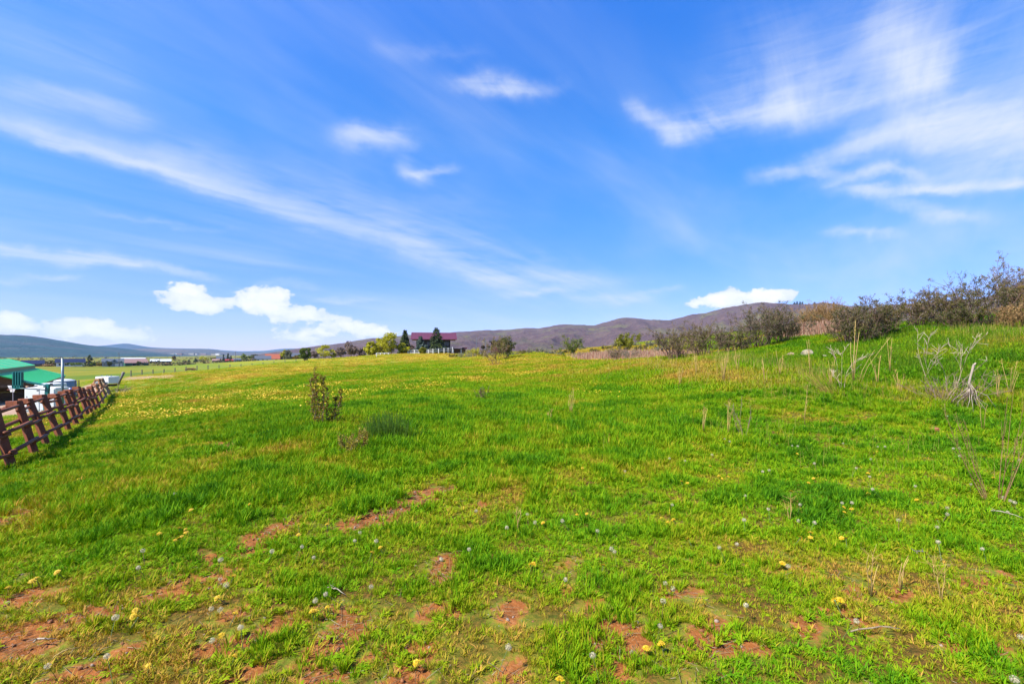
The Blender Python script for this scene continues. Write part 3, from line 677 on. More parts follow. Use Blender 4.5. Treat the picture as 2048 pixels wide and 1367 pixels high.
# ---------------------------------------------------------------- materials used by the things
WOODC = (.19,.045,.008)
def wood(name, c):
    if name in MATS: return MATS[name]
    m, g, b, out = newmat(name); P = objpos(g)
    mp = g.n.new('ShaderNodeMapping'); g.l.new(P, mp.inputs[0]); mp.inputs['Scale'].default_value = (14,14,1.6)
    n = g.noise(mp.outputs[0], 3, 6, .65, 1.); n2 = g.noise(P, 1.7, 3, .6)
    col = g.mix(g.rng(n, .3, .72), tuple(x*.55 for x in c), tuple(x*1.25 for x in c)); col = g.mix(g.rng(n2, .52, .75, 0, .5), col, tuple(min(.5, x*1.5+.03) for x in c))
    g.l.new(col, b.inputs['Base Color']); b.inputs['Roughness'].default_value = .75
    bp = g.n.new('ShaderNodeBump'); bp.inputs['Strength'].default_value = .5; bp.inputs['Distance'].default_value = .01; g.l.new(n, bp.inputs['Height']); g.l.new(bp.outputs[0], b.inputs['Normal'])
    MATS[name] = m; return m
M_stain = wood('stained_wood', WOODC); M_fresh = wood('fresh_wood', (.3,.132,.042)); M_straww = wood('bleached_wood', (.25,.19,.11)); M_grey = wood('weathered_wood', (.132,.1155,.1045))
M_brownpost = wood('brown_post', (.20,.11,.06))
M_twig = leafmat('grey_twig', [(.1092,.0672,.0462),(.21,.1428,.1008),(.3192,.2436,.1848)], .8, 0)
M_twigp = leafmat('purple_twig', [(.087,.0479,.0331),(.174,.1087,.0783),(.2958,.2175,.1653)], .8, 0)
M_pale = leafmat('bleached_twig', [(.1901,.1296,.0778),(.3802,.2851,.1814),(.5184,.4234,.311)], .8, 0)
M_straw = leafmat('straw_stalk', [(.3312,.2392,.046),(.4232,.3128,.0644),(.46,.3496,.1196)], .7, .15)
M_tanbrush = leafmat('tan_brush', [(.16,.088,.028),(.272,.16,.056),(.32,.216,.096)], .8, .1)
M_olive = leafmat('olive_leaf', [(.0324,.0365,.0065),(.0891,.0851,.0081),(.1863,.1539,.0121)], .5, .25)
M_dgreen = leafmat('dark_green_leaf', [(.0178,.0284,.0049),(.0567,.0688,.0065),(.1377,.1255,.0097)], .5, .22)
M_ochre = leafmat('ochre_leaf', [(.0825,.045,.009),(.1875,.1275,.0112),(.27,.2175,.0188)], .5, .3)
M_bud = leafmat('spring_leaf', [(.09,.105,.009),(.195,.2025,.0135),(.285,.27,.0225)], .5, .4)
M_lime = leafmat('willow_leaf', [(.2025,.2025,.0101),(.3847,.3645,.0142),(.5265,.4759,.0203)], .5, .35)
M_pinktree = leafmat('bare_crown', [(.12,.078,.066),(.204,.144,.12),(.252,.192,.162)], .8, .1)
M_mid = leafmat('green_leaf', [(.039,.0715,.0065),(.104,.1495,.0097),(.182,.208,.013)], .5, .3)
M_fir = leafmat('spruce_needle', [(.0105,.021,.0084),(.0315,.0525,.0126),(.084,.105,.021)], .6, .08)
M_blufir = leafmat('blue_spruce_needle', [(.02,.045,.035),(.06,.09,.07),(.13,.17,.13)], .6, .08)
M_sage = leafmat('sage_leaf', [(.0585,.0715,.0325),(.143,.1495,.0845),(.234,.221,.143)], .7, .15)
M_rushd = leafmat('rush_stem', [(.02,.06,.004),(.045,.115,.006),(.09,.16,.010)], .6, .1)
M_maroon = paint('maroon_metal', (.10,.022,.034), .45, .06, 2)
M_dark = paint('dark_timber', (.03,.022,.022), .7, .2)
M_white = paint('white_paint', (.66,.65,.63), .5, .03, 3)
M_glass = paint('window_glass', (.02,.03,.04), .08, .05)
M_navy = paint('navy_roof', (.006,.012,.045), .45, .08); M_slate = paint('slate_roof', (.06,.075,.10), .7, .12)
M_brick = paint('brick_wall', (.144,.054,.0338), .85, .15, 3)
M_rustroof = paint('rust_roof', (.28,.065,.022), .7, .1); M_pinkroof = paint('dusty_pink_roof', (.252,.144,.12), .7, .08)
M_greywall = paint('grey_siding', (.195,.225,.27), .7, .05); M_cream = paint('cream_wall', (.341,.3025,.231), .8, .05)
M_redbarn = paint('red_siding', (.30,.025,.02), .7, .08)
M_green = paint('green_roof_metal', (.012,.42,.075), .38, .05, 1.5); M_greend = paint('dark_green_trim', (.015,.09,.05), .5, .06); M_skylight = paint('pale_roof_panel', (.3,.432,.18), .4, .04)
M_teal = paint('teal_paint', (.006,.12,.115), .38, .06); M_steel = paint('galvanized_steel', (.13,.18,.20), .35, .08, 4, .35)
M_tank = paint('blue_grey_tank', (.16,.224,.288), .45, .1, 2); M_tankw = paint('tank_lid', (.434,.462,.49), .5, .04)
M_black = paint('black_rubber', (.02,.02,.022), .7, .1); M_blue = paint('blue_plastic', (.02,.05,.22), .4, .05)
M_barnw = paint('rough_barn_boards', (.17,.085,.045), .85, .22, 3, stretch=(1,1,4)); M_shutter = paint('grey_metal_wall', (.16,.15,.16), .6, .1)
M_rock = paint('lichen_rock', (.30,.25,.16), .9, .35, 7, bump=.8); M_rockt = paint('tan_rock', (.288,.192,.108), .9, .2, 6, bump=.6)
M_wire = paint('wire', (.12,.11,.10), .6, .05)

# ---------------------------------------------------------------- buildings
def rot2(p, a): return (p[0]*math.cos(a)-p[1]*math.sin(a), p[0]*math.sin(a)+p[1]*math.cos(a))
def face_cam(x, y): return -math.atan2(x, y)
def gable(mb, w, d, z0, rise, over=.4, t=.18, axis='x'):
    """two roof slabs, ridge along axis"""
    hw, hd = w/2+over, d/2+over
    if axis == 'x':
        for s in (-1, 1):
            V = [(i, s*j, k) for i in (-hw, hw) for (j, k) in ((hd, z0-over*rise/(d/2)), (hd, z0-over*rise/(d/2)+t), (0, z0+rise+t), (0, z0+rise))]
            mb.add(V, [(0,1,2,3),(7,6,5,4),(0,4,5,1),(1,5,6,2),(2,6,7,3),(3,7,4,0)])
    else:
        for s in (-1, 1):
            V = [(s*j, i, k) for i in (-hd, hd) for (j, k) in ((hw, z0-over*rise/(w/2)), (hw, z0-over*rise/(w/2)+t), (0, z0+rise+t), (0, z0+rise))]
            mb.add(V, [(0,1,2,3),(7,6,5,4),(0,4,5,1),(1,5,6,2),(2,6,7,3),(3,7,4,0)])
    return mb
def walls(w, d, h, rise, axis):
    m = MB()
    if axis == 'x':   # gable ends at +-x
        P = [(-d/2,-1.5),(d/2,-1.5),(d/2,h),(0,h+rise-.03),(-d/2,h)]
        V = [(-w/2, y, z) for y, z in P]+[(w/2, y, z) for y, z in P]
    else:
        P = [(-w/2,-1.5),(w/2,-1.5),(w/2,h),(0,h+rise-.03),(-w/2,h)]
        V = [(x, -d/2, z) for x, z in P]+[(x, d/2, z) for x, z in P]
    n = 5; m.add(V, [tuple(range(5)), tuple(range(9,4,-1))]+[(i, i+n, (i+1)%n+n, (i+1)%n) for i in range(n)]); return m
def opening(root, kind, x, z, w, h, d, mat=None, frame=None):
    """window or door on the wall that faces the camera (local -y)"""
    f = MB(); t = .09
    for (cx, cz, bw, bh) in ((x, z+h/2, w+2*t, t), (x, z-h/2, w+2*t, t), (x-w/2-t/2, z, t, h), (x+w/2+t/2, z, t, h)): f.box((cx, -d/2-.05, cz), (bw, .1, bh))
    if w > .9 and kind == 'window': f.box((x, -d/2-.04, z), (t*.7, .08, h))
    o = f.build(kind, frame or M_white, root); MB().box((x, -d/2-.015, z), (w, .03, h)).build('pane' if kind == 'window' else 'door_leaf', mat or M_glass, o); return o
def house(label, loc, w, d, h, rise, wallm, roofm, axis='x', rz=None, wins=(), doors=(), chim=None, cat='house', name='house', over=.4, group=None):
    x, y, z = loc; root = empty(name, loc, face_cam(x, y) if rz is None else rz, label, cat, group)
    walls(w, d, h, rise, axis).build('wall', wallm, root)
    r = gable(MB(), w, d, h, rise, over, .18, axis).build('roof', roofm, root)
    for q in wins: opening(root, 'window', q[0], q[1], q[2], q[3], d)
    for q in doors: opening(root, 'door', q[0], q[1], q[2], q[3], d, q[4] if len(q) > 4 else M_white)
    if chim: MB().box((chim[0], chim[1], h+rise), (.8, .8, 1.6)).build('chimney', M_brick, r)
    return root

def main_house():
    # long two storey house with a maroon metal roof on the crest
    x, y, z = GY(868, 165); z = EYE-(712-V0)/F*165; root = empty('house', (x, y, z-1.), face_cam(x, y), 'two storey brick and timber house with long maroon metal roof behind spruces', 'house')
    k = 165/F; W = 69*k; h1_, top = 29*k*.55, 45*k
    W1 = W
    MB().box((0, 0, 1.2), (W1, 8, 4.6)).build('wall', M_brick, root)                       # ground floor
    MB().box((-.2, 0, 5.4), (W1-.6, 7.6, 3.9)).build('upper_wall', M_dark, root)
    rf = MB(); gable(rf, W1+1.5, 9.6, 7.25, 2.1, 1.0, .22, 'x'); r = rf.build('roof', M_maroon, root)
    for i in range(15): MB().bar((-W1/2-1.4+i*(W1+3)/14.3, -5.75, 7.02), (-W1/2-1.4+i*(W1+3)/14.3, -.1, 9.6), .06, .06).build('seam', M_maroon, r)
    for xx in (-5.0, -2.6, 4.6, 5.6): opening(root, 'window', xx, 2.2, 1.0, 1.3, 8)
    for xx in (-4.6, -1.6, 1.6, 4.4): opening(root, 'window', xx, 5.4, 1.8, 1.4, 7.6, frame=M_dark)
    MB().box((0, -4.7, 3.62), (W1-.4, 1.3, .2)).build('balcony', M_dark, root)
    # side wing with a porch
    wx = W1/2+2.0
    MB().box((wx+.9, 1, 1.5), (4.2, 6, 4.0)).build('side_wing', M_barnw, root)
    MB().box((wx+.3, -2.4, 3.65), (5.8, 3.6, .25)).build('porch_roof', M_dark, root)
    MB().box((wx+2.6, -2.3, 3.95), (1.8, 1.4, .5)).build('wing_roof', M_maroon, root)
    for xx in (wx-1.4, wx+1.3): MB().box((xx, -3.9, 1.5), (.25, .25, 4.1)).build('porch_post', M_white, root)
main_house()

def green_barn():
    C = np.array([-60., 57.]); e1 = np.array([-.645,.764]); e2 = np.array([-.764,-.645]); zg = -4.7; ze = -2.03
    rz = math.atan2(e1[1], e1[0])          # local +x = e1 (length), local +y = e2
    root = empty('barn', (C[0], C[1], zg), rz, 'open fronted brown barn with bright green metal roof and raised ridge beyond the rail fence', 'barn')
    L = 31.; s20 = math.tan(R(20)); he = ze-zg; Wd = 12.4
    def slab(y0, z0, y1, z1, x0, x1, t): 
        V = [(x, y, z) for x in (x0, x1) for (y, z) in ((y0, z0),(y0, z0-t),(y1, z1-t),(y1, z1))]
        return V, [(0,1,2,3),(7,6,5,4),(0,4,5,1),(1,5,6,2),(2,6,7,3),(3,7,4,0)]
    m = MB()
    m.add(*slab(-.6, he-.6*s20+.1, 3.4, he+3.4*s20+.1, -1, L+.8, .12)); m.add(*slab(Wd+.6, he-.6*s20+.1, Wd-3.4, he+3.4*s20+.1, -1, L+.8, .12))
    rf = m.build('roof', M_green, root)
    up = MB(); up.add(*slab(3.15, he+3.15*s20+.62, 6.2, he+6.2*s20+.62, -5, L, .12)); up.add(*slab(Wd-3.15, he+3.15*s20+.62, 6.2, he+6.2*s20+.62, -5, L, .12))
    ur = up.build('raised_roof', M_green, root)
    fa = MB(); fa.box((L/2-2.5, 3.2, he+3.2*s20+.28), (L+4.9, .12, .5)); fa.build('fascia', M_greend, root)
    for i in range(5):
        x0 = -1+i*6.2; V, f = slab(3.25, he+3.25*s20+.645, 6.1, he+6.1*s20+.645, x0, x0+.75, .02); MB().add(V, f).build('skylight_panel', M_skylight, ur)
    for i in range(26): MB().bar((-.8+i*1.25, -.58, he-.6*s20+.115), (-.8+i*1.25, 3.1, he+3.1*s20+.115), .04, .03).build('roof_rib', M_green, rf)
    MB().box((L/2-.1, -.45, he-.32), (L+1.2, .1, .38)).build('eave_trim', M_shutter, root)
    MB().box((L/2, .3, he/2-.3), (L, .2, he+.2)).build('side_wall', M_shutter, root)
    MB().box((L-.2, Wd/2, he/2), (.2, Wd, he)).build('rear_wall', M_barnw, root)
    # gable front, boards above a dark opening
    g1 = MB(); g1.add([(x, y, z) for x in (-.1, .1) for (y, z) in ((0, he-.25),(Wd, he-.25),(Wd, he),(Wd/2, he+Wd/2*s20),(0, he))], [(0,1,2,3,4),(9,8,7,6,5),(0,5,6,1),(1,6,7,2),(2,7,8,3),(3,8,9,4),(4,9,5,0)])
    g1.build('gable_wall', M_barnw, root)
    MB().box((-.2, Wd/2, he-.3), (.16, Wd, .28)).build('beam', M_brownpost, root)
    for yy in (.1, 4.2, 8.2, 12.3): MB().box((-.2, yy, he/2-.1), (.25, .25, he)).build('post', M_brownpost, root)
    for k in range(9): MB().box((3.4, Wd/2, .15+k*.24), (.08, Wd-.3, .225)).build('wall_board', M_barnw, root)
green_barn()

# valley houses
def vloc(u, y): return GY(u, y)
k4 = 390/F
h_ = vloc(66, 390); house('small far house with hipped navy blue roof, nearest the green barn', h_, 12.5, 8, 2.6, 2.6, M_dark, M_navy, wins=[(-3,1.4,1.6,1),(3,1.4,1.6,1)], doors=[(-.5,1,2.6,2.,M_white)], over=.8)
h_ = vloc(141, 392); house('long far house with navy blue roof and white pillared front', h_, 17.5, 8, 3.6, 2.8, M_white, M_navy, wins=[(-5.9,1.7,2.6,1.6),(-2.4,1.7,2.6,1.6),(1.2,1.7,2.6,1.6),(5.2,1.7,2.6,1.6)], over=.7)
def grey_house():
    loc = vloc(226, 385); root = house('grey two storey far house with three white trimmed gables', loc, 13.5, 8, 4.2, 2.4, M_greywall, M_slate, wins=[(-5.4,1.8,1.2,1.2)], doors=[(2.6,1.3,2.6,2.2),(5.2,1.3,1.2,2.2)], over=.5)
    for (gx, gw, gz) in ((-3.7, 3.2, 4.0), (.9, 4.6, 4.4), (5.2, 2.6, 4.0)):
        g1 = MB().prism([(gx-gw/2, gz-1.2),(gx+gw/2, gz-1.2),(gx+gw/2, gz),(gx, gz+gw*.42),(gx-gw/2, gz)], -5.2, -2.5).build('gable', M_greywall, root)
        t = MB(); t.bar((gx-gw/2-.3, -5.25, gz-.2), (gx, -5.25, gz+gw*.45), .16, .35); t.bar((gx+gw/2+.3, -5.25, gz-.2), (gx, -5.25, gz+gw*.45), .16, .35); t.build('trim', M_white, g1)
        MB().box((gx, -5.24, gz+.1), (gw*.28, .08, .9)).build('pane', M_glass, g1)
grey_house()
h_ = vloc(262, 420); house('far farm building with pale roof left of the dusty pink roof', (h_[0]-4.5, h_[1]+8, h_[2]), 17, 10, 3.6, 3.0, M_greywall, paint('pale_metal', (.55,.60,.65), .45), over=.5, cat='farm building', name='farm_building')
h_ = vloc(268, 405); house('far farm building with dusty pink roof and green walls', h_, 17, 12, 2.8, 3.4, M_greend, M_pinkroof, rz=face_cam(h_[0], h_[1])+.35, doors=[(-2,1.3,3,2.2,M_dark)], over=.6, cat='farm building', name='farm_building')
for (u, w, lab) in ((309, 9., 'leftmost of the two long low pale roofed sheds in the valley'), (331, 12., 'longer of the two low pale roofed sheds in the valley, by a small brown tree')):
    h_ = vloc(u, 610); house(lab, h_, w, 8, 2.3, 2.4, M_dark, paint('pale_metal', (.55,.60,.65), .45), cat='shed', name='long_shed', over=.3, group='low sheds in the valley', doors=[(0,1,2.2,1.8,M_glass)])
h_ = vloc(459, 520); house('small red walled barn in the valley beside a utility pole', h_, 8.6, 7, 1.8, 1.0, M_redbarn, M_redbarn, cat='barn', name='barn', doors=[(1,.9,1.8,1.5,M_dark)], over=.2)
h_ = vloc(474, 535); house('low dark roofed house right of the small red barn', h_, 9, 7, 2.2, 1.6, M_greywall, M_slate, wins=[(-1.5,1.2,1.4,1),(2,1.2,1.4,1)])
h_ = vloc(447, 585); house('cream house behind the dark conifers left of the utility pole', h_, 15, 9, 4.2, 3.2, M_cream, M_slate, wins=[(-3,2,1.2,1.2),(3,2,1.2,1.2)])
h_ = vloc(436, 570); house('low house with pinkish roof left of the red barn', h_, 12, 8, 1.8, 1.8, M_brick, M_pinkroof)
h_ = vloc(507, 420); house('small cream cottage with a pointed gable under the dark roofed house', h_, 5, 5, 2.2, 1.8, M_cream, M_slate, axis='y', wins=[(0,1.2,1.1,1.1)])
h_ = vloc(526, 440); house('white walled house with low dark roof in front of the rust red roof', h_, 13.5, 8, 2.8, 2.6, M_white, M_slate, wins=[(-4,1.4,1.4,1.1),(3.6,1.4,1.4,1.1)], doors=[(0,1.2,1.1,2,M_dark)])
h_ = vloc(546, 470); house('white house with broad rust red roof left of a dark conifer', h_, 13, 10, 3.2, 4.4, M_white, M_rustroof, over=.8, doors=[(3,1.2,2.2,2.,M_dark)])
h_ = vloc(592, 520); house('grey roofed house half hidden between the round tree and the grey shrub', h_, 12, 8, 3.6, 3.6, M_greywall, M_slate, wins=[(-3,2.4,1.2,1.2)])
# maroon shed on the ridge
x, y, z = GY(1001, 118); z = EYE-(692-V0)/F*118
house('low maroon shed on the ridge behind the dark upright shrub', (x, y, z-.6), 4.9, 4, 1.7, .35, M_maroon, M_dark, doors=[(1.2,.9,1,1.5,M_dark)], cat='shed', name='shed', over=.5)
def distant_brush():
    rs = np.random.RandomState(90); C, T = [], []
    for i in range(230):
        u = rs.uniform(-60, 640); y = 400*math.exp(rs.uniform(0, 1.7)) if rs.uniform() < .8 else rs.uniform(395, 430); x = (u-U0)/F*y; z = h1(x, y); w = rs.uniform(2.5, 11)*(y/500)**.5; h = rs.uniform(1.5, 4.2)*(y/500)**.3; n = 34
        C.append(np.array([x,y,z])+rs.normal(size=(n,3))*[w*.4, 1.5, 0]+np.c_[np.zeros((n,2)), rs.uniform(0,1,n)**1.3*h]); T.append(np.clip(rs.uniform(0,1)+rs.normal(size=n)*.12, 0, 1))
    C, T = np.concatenate(C), np.concatenate(T); V, Fq = leaf_mesh(rs, C, 1.7, .8)
    o = mesh_np('distant_brush', V, [Fq], leafmat('far_brush', [(.030,.045,.015),(.07,.08,.02),(.15,.12,.03),(.17,.10,.06)], .7, .15), tint=np.repeat(T, 4)); o['kind'] = 'stuff'
distant_brush()
# a cluster of tiny town buildings at the foot of the far hills
TB = ['tiny town building %s below the far blue hills' % q for q in ('farthest left','second from the left','third from the left with the cream front','beside the pinkish cluster','closing the left cluster on its right','opening the middle cluster','ending the middle cluster','left of the last pair','of the last pair, left','farthest right')]
rs = np.random.RandomState(3)
for i, (u, y_) in enumerate([(330,2900),(338,2950),(346,2920),(352,2980),(360,2940),(384,3000),(391,3020),(408,3040),(428,3060),(436,3050)]):
    x, y, z = vloc(u, y_); w = rs.uniform(20, 42)
    tint = [M_white, M_pinkroof, M_cream][i % 3]
    root = empty('town_building', (x, y, EYE-(707.5-V0)/F*y_-rs.uniform(4,7)), 0, TB[i], 'building', 'town buildings below the far hills')
    MB().box((0,0,3), (w, 14, rs.uniform(6, 11))).build('wall', tint, root)
    MB().box((0,0,9), (w+2, 16, .8)).build('roof', M_white if i % 2 else M_pinkroof, root)

# ---------------------------------------------------------------- far trees
def broad_tree(label, loc, h, w, leafm, nl=900, ls=.4, name='tree', group=None, trunk=M_twig, low=.15, clumps=14, tint=(0,1), trh=.3, cat='tree'):
    SEED[0] += 1; rs = np.random.RandomState(SEED[0]); root = empty(name, loc, rs.uniform(0, 6), label, cat, group)
    P, Q, ra, rb, lv = grow(rs, (0,0,-.1), 3, h*.62, .45*w/h, [(4,.6,.5,3),(4,.6,.55,2)], h*.022, .12, basew=w*.04)
    V, Fq = seg_mesh(P, Q, ra, rb, 4); mesh_np('trunk', V, [Fq], trunk, root, np.repeat(rs.uniform(0,.6,len(P)), 8))
    c = rs.normal(size=(clumps,3)); c = unit(c)*rs.uniform(.3, .95, (clumps,1))**.6
    c[:,2] = np.clip(c[:,2], -.9, 1)
    C = c*np.array([w*.36, w*.36, h*(1-low)*.38])+np.array([0,0,h*(low+(1-low)*.52)])
    i = rs.randint(0, clumps, nl); rad = rs.uniform(.5, 1.1, clumps)[i][:,None]
    L = C[i]+unit(rs.normal(size=(nl,3)))*rs.uniform(.2,1,(nl,1))**.5*rad*np.array([w*.17, w*.17, h*.13])
    k = L[:,2] > h*low*.6; L = L[k]; i = i[k]
    V, Fq = leaf_mesh(rs, L, ls, .75); t = np.clip(tint[0]+(tint[1]-tint[0])*(.25+.5*rs.uniform(0,1,clumps)[i]+rs.uniform(-.3,.3,len(L))), 0, 1)
    mesh_np('crown', V, [Fq], leafm, root, np.repeat(t, 4)); return root
def conifer(label, loc, h, w, leafm=None, n=700, ls=.5, group=None, droop=.25, name='conifer_tree'):
    SEED[0] += 1; rs = np.random.RandomState(SEED[0]); root = empty(name, loc, rs.uniform(0,6), label, 'tree', group)
    MB().tube([(0,0,-.1),(0,0,h*.5),(0,0,h*.97)], [h*.022, h*.014, h*.003], 6).build('trunk', M_brownpost, root, True)
    nb = max(30, n//16); z = h*(.06+.9*np.sort(rs.uniform(0,1,nb))**1.15); a = rs.uniform(0, 6.283, nb)
    R_ = w*.5*(1-z/h)**.85*rs.uniform(.72, 1.12, nb)+.05*w; Ls, T = [], []
    for k in range(nb):
        m = 16; t = rs.uniform(.08, 1, m)**.8; d = np.array([math.cos(a[k]), math.sin(a[k])])
        p = np.c_[d[0]*t*R_[k], d[1]*t*R_[k], z[k]-droop*t*t*R_[k]+rs.normal(size=m)*ls*.18]; p[:,:2] += rs.normal(size=(m,2))*ls*.3*(1-.5*t)[:,None]
        Ls.append(p); T.append(np.clip(rs.uniform(0,.5)+t*.5+rs.uniform(-.15,.15,m), 0, 1))
    L = np.concatenate(Ls); T = np.concatenate(T); top = L[:,2] > h*.8
    V, Fq = leaf_mesh(rs, L, ls*(1-.5*(L[:,2]/h)), .6, flat=1.2); mesh_np('crown', V, [Fq], leafm or M_fir, root, np.repeat(T, 4)); return root
px_ = lambda n, y: n*y/F
# main house trees
for (u, vb, y, hp, wp, mat, lab) in [(873,707,148,54,27,M_fir,'tallest dark spruce in front of the maroon roofed house'),(810,706,150,48,17,M_fir,'narrow dark spruce left of the maroon roofed house'),(841,708,150,38,17,M_blufir,'small blue grey spruce before the left end of the maroon roofed house'),(852,710,146,22,12,M_blufir,'young blue grey spruce at the foot of the tallest spruce')]:
    x = (u-U0)/F*y; conifer(lab, (x, y, EYE-(vb-V0)/F*y-.3), px_(hp, y)*1.04, px_(wp, y)*1.75, mat, 3600, .6)
for (u, vb, y, hp, wp, mat, lab) in [(745,715,135,33,26,M_lime,'leftmost yellow green willow beside the white gate'),(778,712,138,45,36,M_lime,'tallest yellow green willow left of the maroon roofed house'),(805,710,140,28,24,M_lime,'low yellow green willow at the foot of the narrow spruce'),(762,713,142,38,22,M_lime,'yellow green willow between the leftmost and the tallest willow'),
                            (846,709,140,17,13,M_bud,'small lime green tree behind the white fence by the blue grey spruce')]:
    x = (u-U0)/F*y; broad_tree(lab, (x, y, EYE-(vb-V0)/F*y-.2), px_(hp, y)*1.12, px_(wp, y)*1.4, mat, 4200, .36, low=.03, clumps=30)
for (u, vb, y, hp, wp, mat, lab) in [(703,716,175,32,28,M_pinktree,'bare pinkish domed tree above the wire fence'),(683,716,200,22,20,M_pinktree,'small bare pinkish tree left of the domed one'),(722,716,180,20,20,M_pinktree,'low bare pinkish tree right of the domed one'),(820,706,170,18,14,M_pinktree,'bare pinkish shrub left of the maroon roofed house'),
                            (648,717,230,27,30,M_lime,'broad lime green tree between the round tree and the pinkish trees'),(668,716,235,18,16,M_lime,'lower lime green tree right of the broad lime tree'),(629,717,235,18,18,M_pinktree,'bare brown tree behind the round green tree'),
                            (611,724,160,31,21,M_mid,'round bright green tree standing on the wire fence line'),(578,722,260,22,13,M_sage,'grey leaved shrub tree right of the tall dark conifer'),(570,720,300,20,16,M_lime,'pale lime tree just right of the tall dark conifer'),(592,722,270,12,14,M_ochre,'low red brown shrub left of the round green tree'),
                            (491,723,430,17,24,M_mid,'spreading green tree left of the cream cottage'),(508,720,560,12,22,M_olive,'olive tree behind the cream cottage'),(408,722,560,10,20,M_lime,'low yellow green tree in mid valley'),(432,722,600,8,26,M_olive,'olive hedge tree left of the dark conifers'),
                            (348,720,600,9,7,M_ochre,'small brown tree at the right end of the low sheds'),(106,731,395,10,24,M_olive,'olive tree between the two blue roofed houses'),(98,732,390,5,26,M_tanbrush,'low rusty hedge between the two blue roofed houses'),
                            (150,732,375,8,26,M_mid,'low green bushy tree in front of the long blue roofed house'),(199,732,380,8,16,M_ochre,'brown shrub left of the grey gabled house'),(219,732,375,9,9,M_dgreen,'dark round bush before the grey gabled house'),(277,730,395,8,9,M_dgreen,'dark bush at the right end of the pink roofed farm building'),
                            (380,741,155,7,15,M_tanbrush,'round reddish brown shrub on the wire fence line'),(389,742,150,5,7,M_tanbrush,'smaller reddish brown shrub beside the round one'),(290,728,420,4,20,M_olive,'low hedge right of the pink roofed farm building'),(186,731,385,7,14,M_mid,'green shrub between the dark spruce and the brown shrub'),
                            (560,717,330,6,12,M_olive,'olive bush at the foot of the rust red roof'),(518,722,445,6,8,M_olive,'little olive bush before the white walled house')]:
    x, _, z = GY(u, y); zz = EYE-(vb-V0)/F*y; z = zz if abs(zz-z) < 3.5 else z
    broad_tree(lab, (x, y, z-.3), px_(hp, y)*1.15, px_(wp, y)*(1.45 if y < 300 else 1.2), mat, 2600 if y < 300 else 600, (.4 if y < 300 else .9), low=.02, clumps=24)
for (u, vb, y, hp, wp, lab) in [(179,732,385,22,13,'lone dark spruce in the valley right of the long blue roofed house'),(447,722,560,14,4,'leftmost dark conifer beside the valley utility pole'),(456,723,540,16,5,'tallest of the dark conifers left of the valley utility pole'),(462,722,570,11,4,'slim dark conifer nearest the valley utility pole'),
                       (563,720,330,20,6,'tall dark conifer right of the rust red roof'),(519,716,600,9,5,'dark conifer behind the white walled house'),(526,716,620,8,5,'short dark conifer behind the white walled house'),(534,715,640,7,5,'dark conifer left of the rust red roof'),(378,721,600,5,4,'tiny dark conifer left of mid valley'),(391,720,620,8,7,'dark round topped conifer in mid valley')]:
    x, _, z = GY(u, y); conifer(lab, (x, y, z-.3), px_(hp, y)*1.1+.3, px_(wp, y)*1.6, None, 1100, 1.1)
for k, (u, hp, wp) in enumerate([(1589,4,4),(1594,5,4),(1600,5,4),(1605,4,4),(1629,4,5),(1667,4,3)]):   # on the skyline of the right hills
    a = math.atan((u-U0)/F); r = 2690; x, y = r*math.sin(a), r*math.cos(a)
    conifer('tiny dark tree on the right hill skyline, %s' % ('leftmost of the group of four','second of the group of four','third of the group of four','rightmost of the group of four','alone right of the group of four','farthest right, by the shaded hollow')[k], (x, y, EYE+(V0-607)/F*y-3), px_(hp, y)+2, px_(wp, y)*1.3, None, 120, 4., group='tiny trees on the hill skyline')

# ---------------------------------------------------------------- utility poles, wire fence, white fences, goal frame
def pole(label, loc, h):
    root = empty('utility_pole', loc, 0, label, 'utility pole'); MB().tube([(0,0,-.3),(0,0,h)], [.22,.16], 8).build('pole', M_grey, root)
    a = MB(); a.box((0,-.2,h-.7), (2.6,.15,.16)); a.build('crossarm', M_grey, root)
    for s in (-1.1,0,1.1): MB().tube([(s,-.2,h-.62),(s,-.2,h-.35)], .06, 6).build('insulator', M_white, root)
x, y, z = GY(471, 470); pole('dark utility pole rising beside the small red barn', (x, y, z), px_(24, 470))
x, y, z = GY(238, 360); pole('dark utility pole in front of the grey gabled house', (x, y, z), px_(29, 360))
def wire_fence():
    root = empty('wire_fence', GY(300, 109), 0, 'long wire farm fence on thin wooden posts running up the meadow to the pinkish trees', 'fence'); O = np.array(root.location)
    pts = []; us = np.r_[np.arange(262, 700, 22.)]
    ctrl = [(250,96),(300,109),(390,118),(480,130),(560,145),(640,165),(700,182)]
    for u in us:
        y = np.interp(u, [c[0] for c in ctrl], [c[1] for c in ctrl]); x = (u-U0)/F*y; pts.append((x, y, h1(x, y)))
    post0 = None
    for k, p in enumerate(pts):
        if post0 is None: o = post0 = MB().tube([(0,0,-.2),(0,0,1.35)], .11, 6).build('post', M_grey, root)
        else: o = post0.copy(); COL.objects.link(o); o.parent = root
        o.location = np.array(p)-O
    for hgt in (.35, .75, 1.15):
        MB().tube([np.array(p)+(0,0,hgt)-O for p in pts], .018, 3, False).build('wire', M_wire, root)
    return root
wire_fence()
def rail_panel_fence(label, pts, h, rails, mat, picket=None, name='rail_fence'):
    root = empty(name, pts[0], 0, label, 'fence'); O = np.array(pts[0])
    for p in pts: MB().box(np.array(p)-O+(0,0,h/2-.2), (.18,.18,h+.4)).build('post', mat, root)
    for a, b in zip(pts[:-1], pts[1:]):
        for r in rails: MB().bar(np.array(a)-O+(0,0,r), np.array(b)-O+(0,0,r), .05, .10).build('rail', mat, root)
        if picket:
            n = int(np.linalg.norm(np.array(b)-np.array(a))/picket)
            for i in range(1, n): q = np.array(a)+(np.array(b)-np.array(a))*i/n-O; MB().box(q+(0,-.06,h*.5), (.09,.04,h*.92)).build('picket', mat, root)
    return root
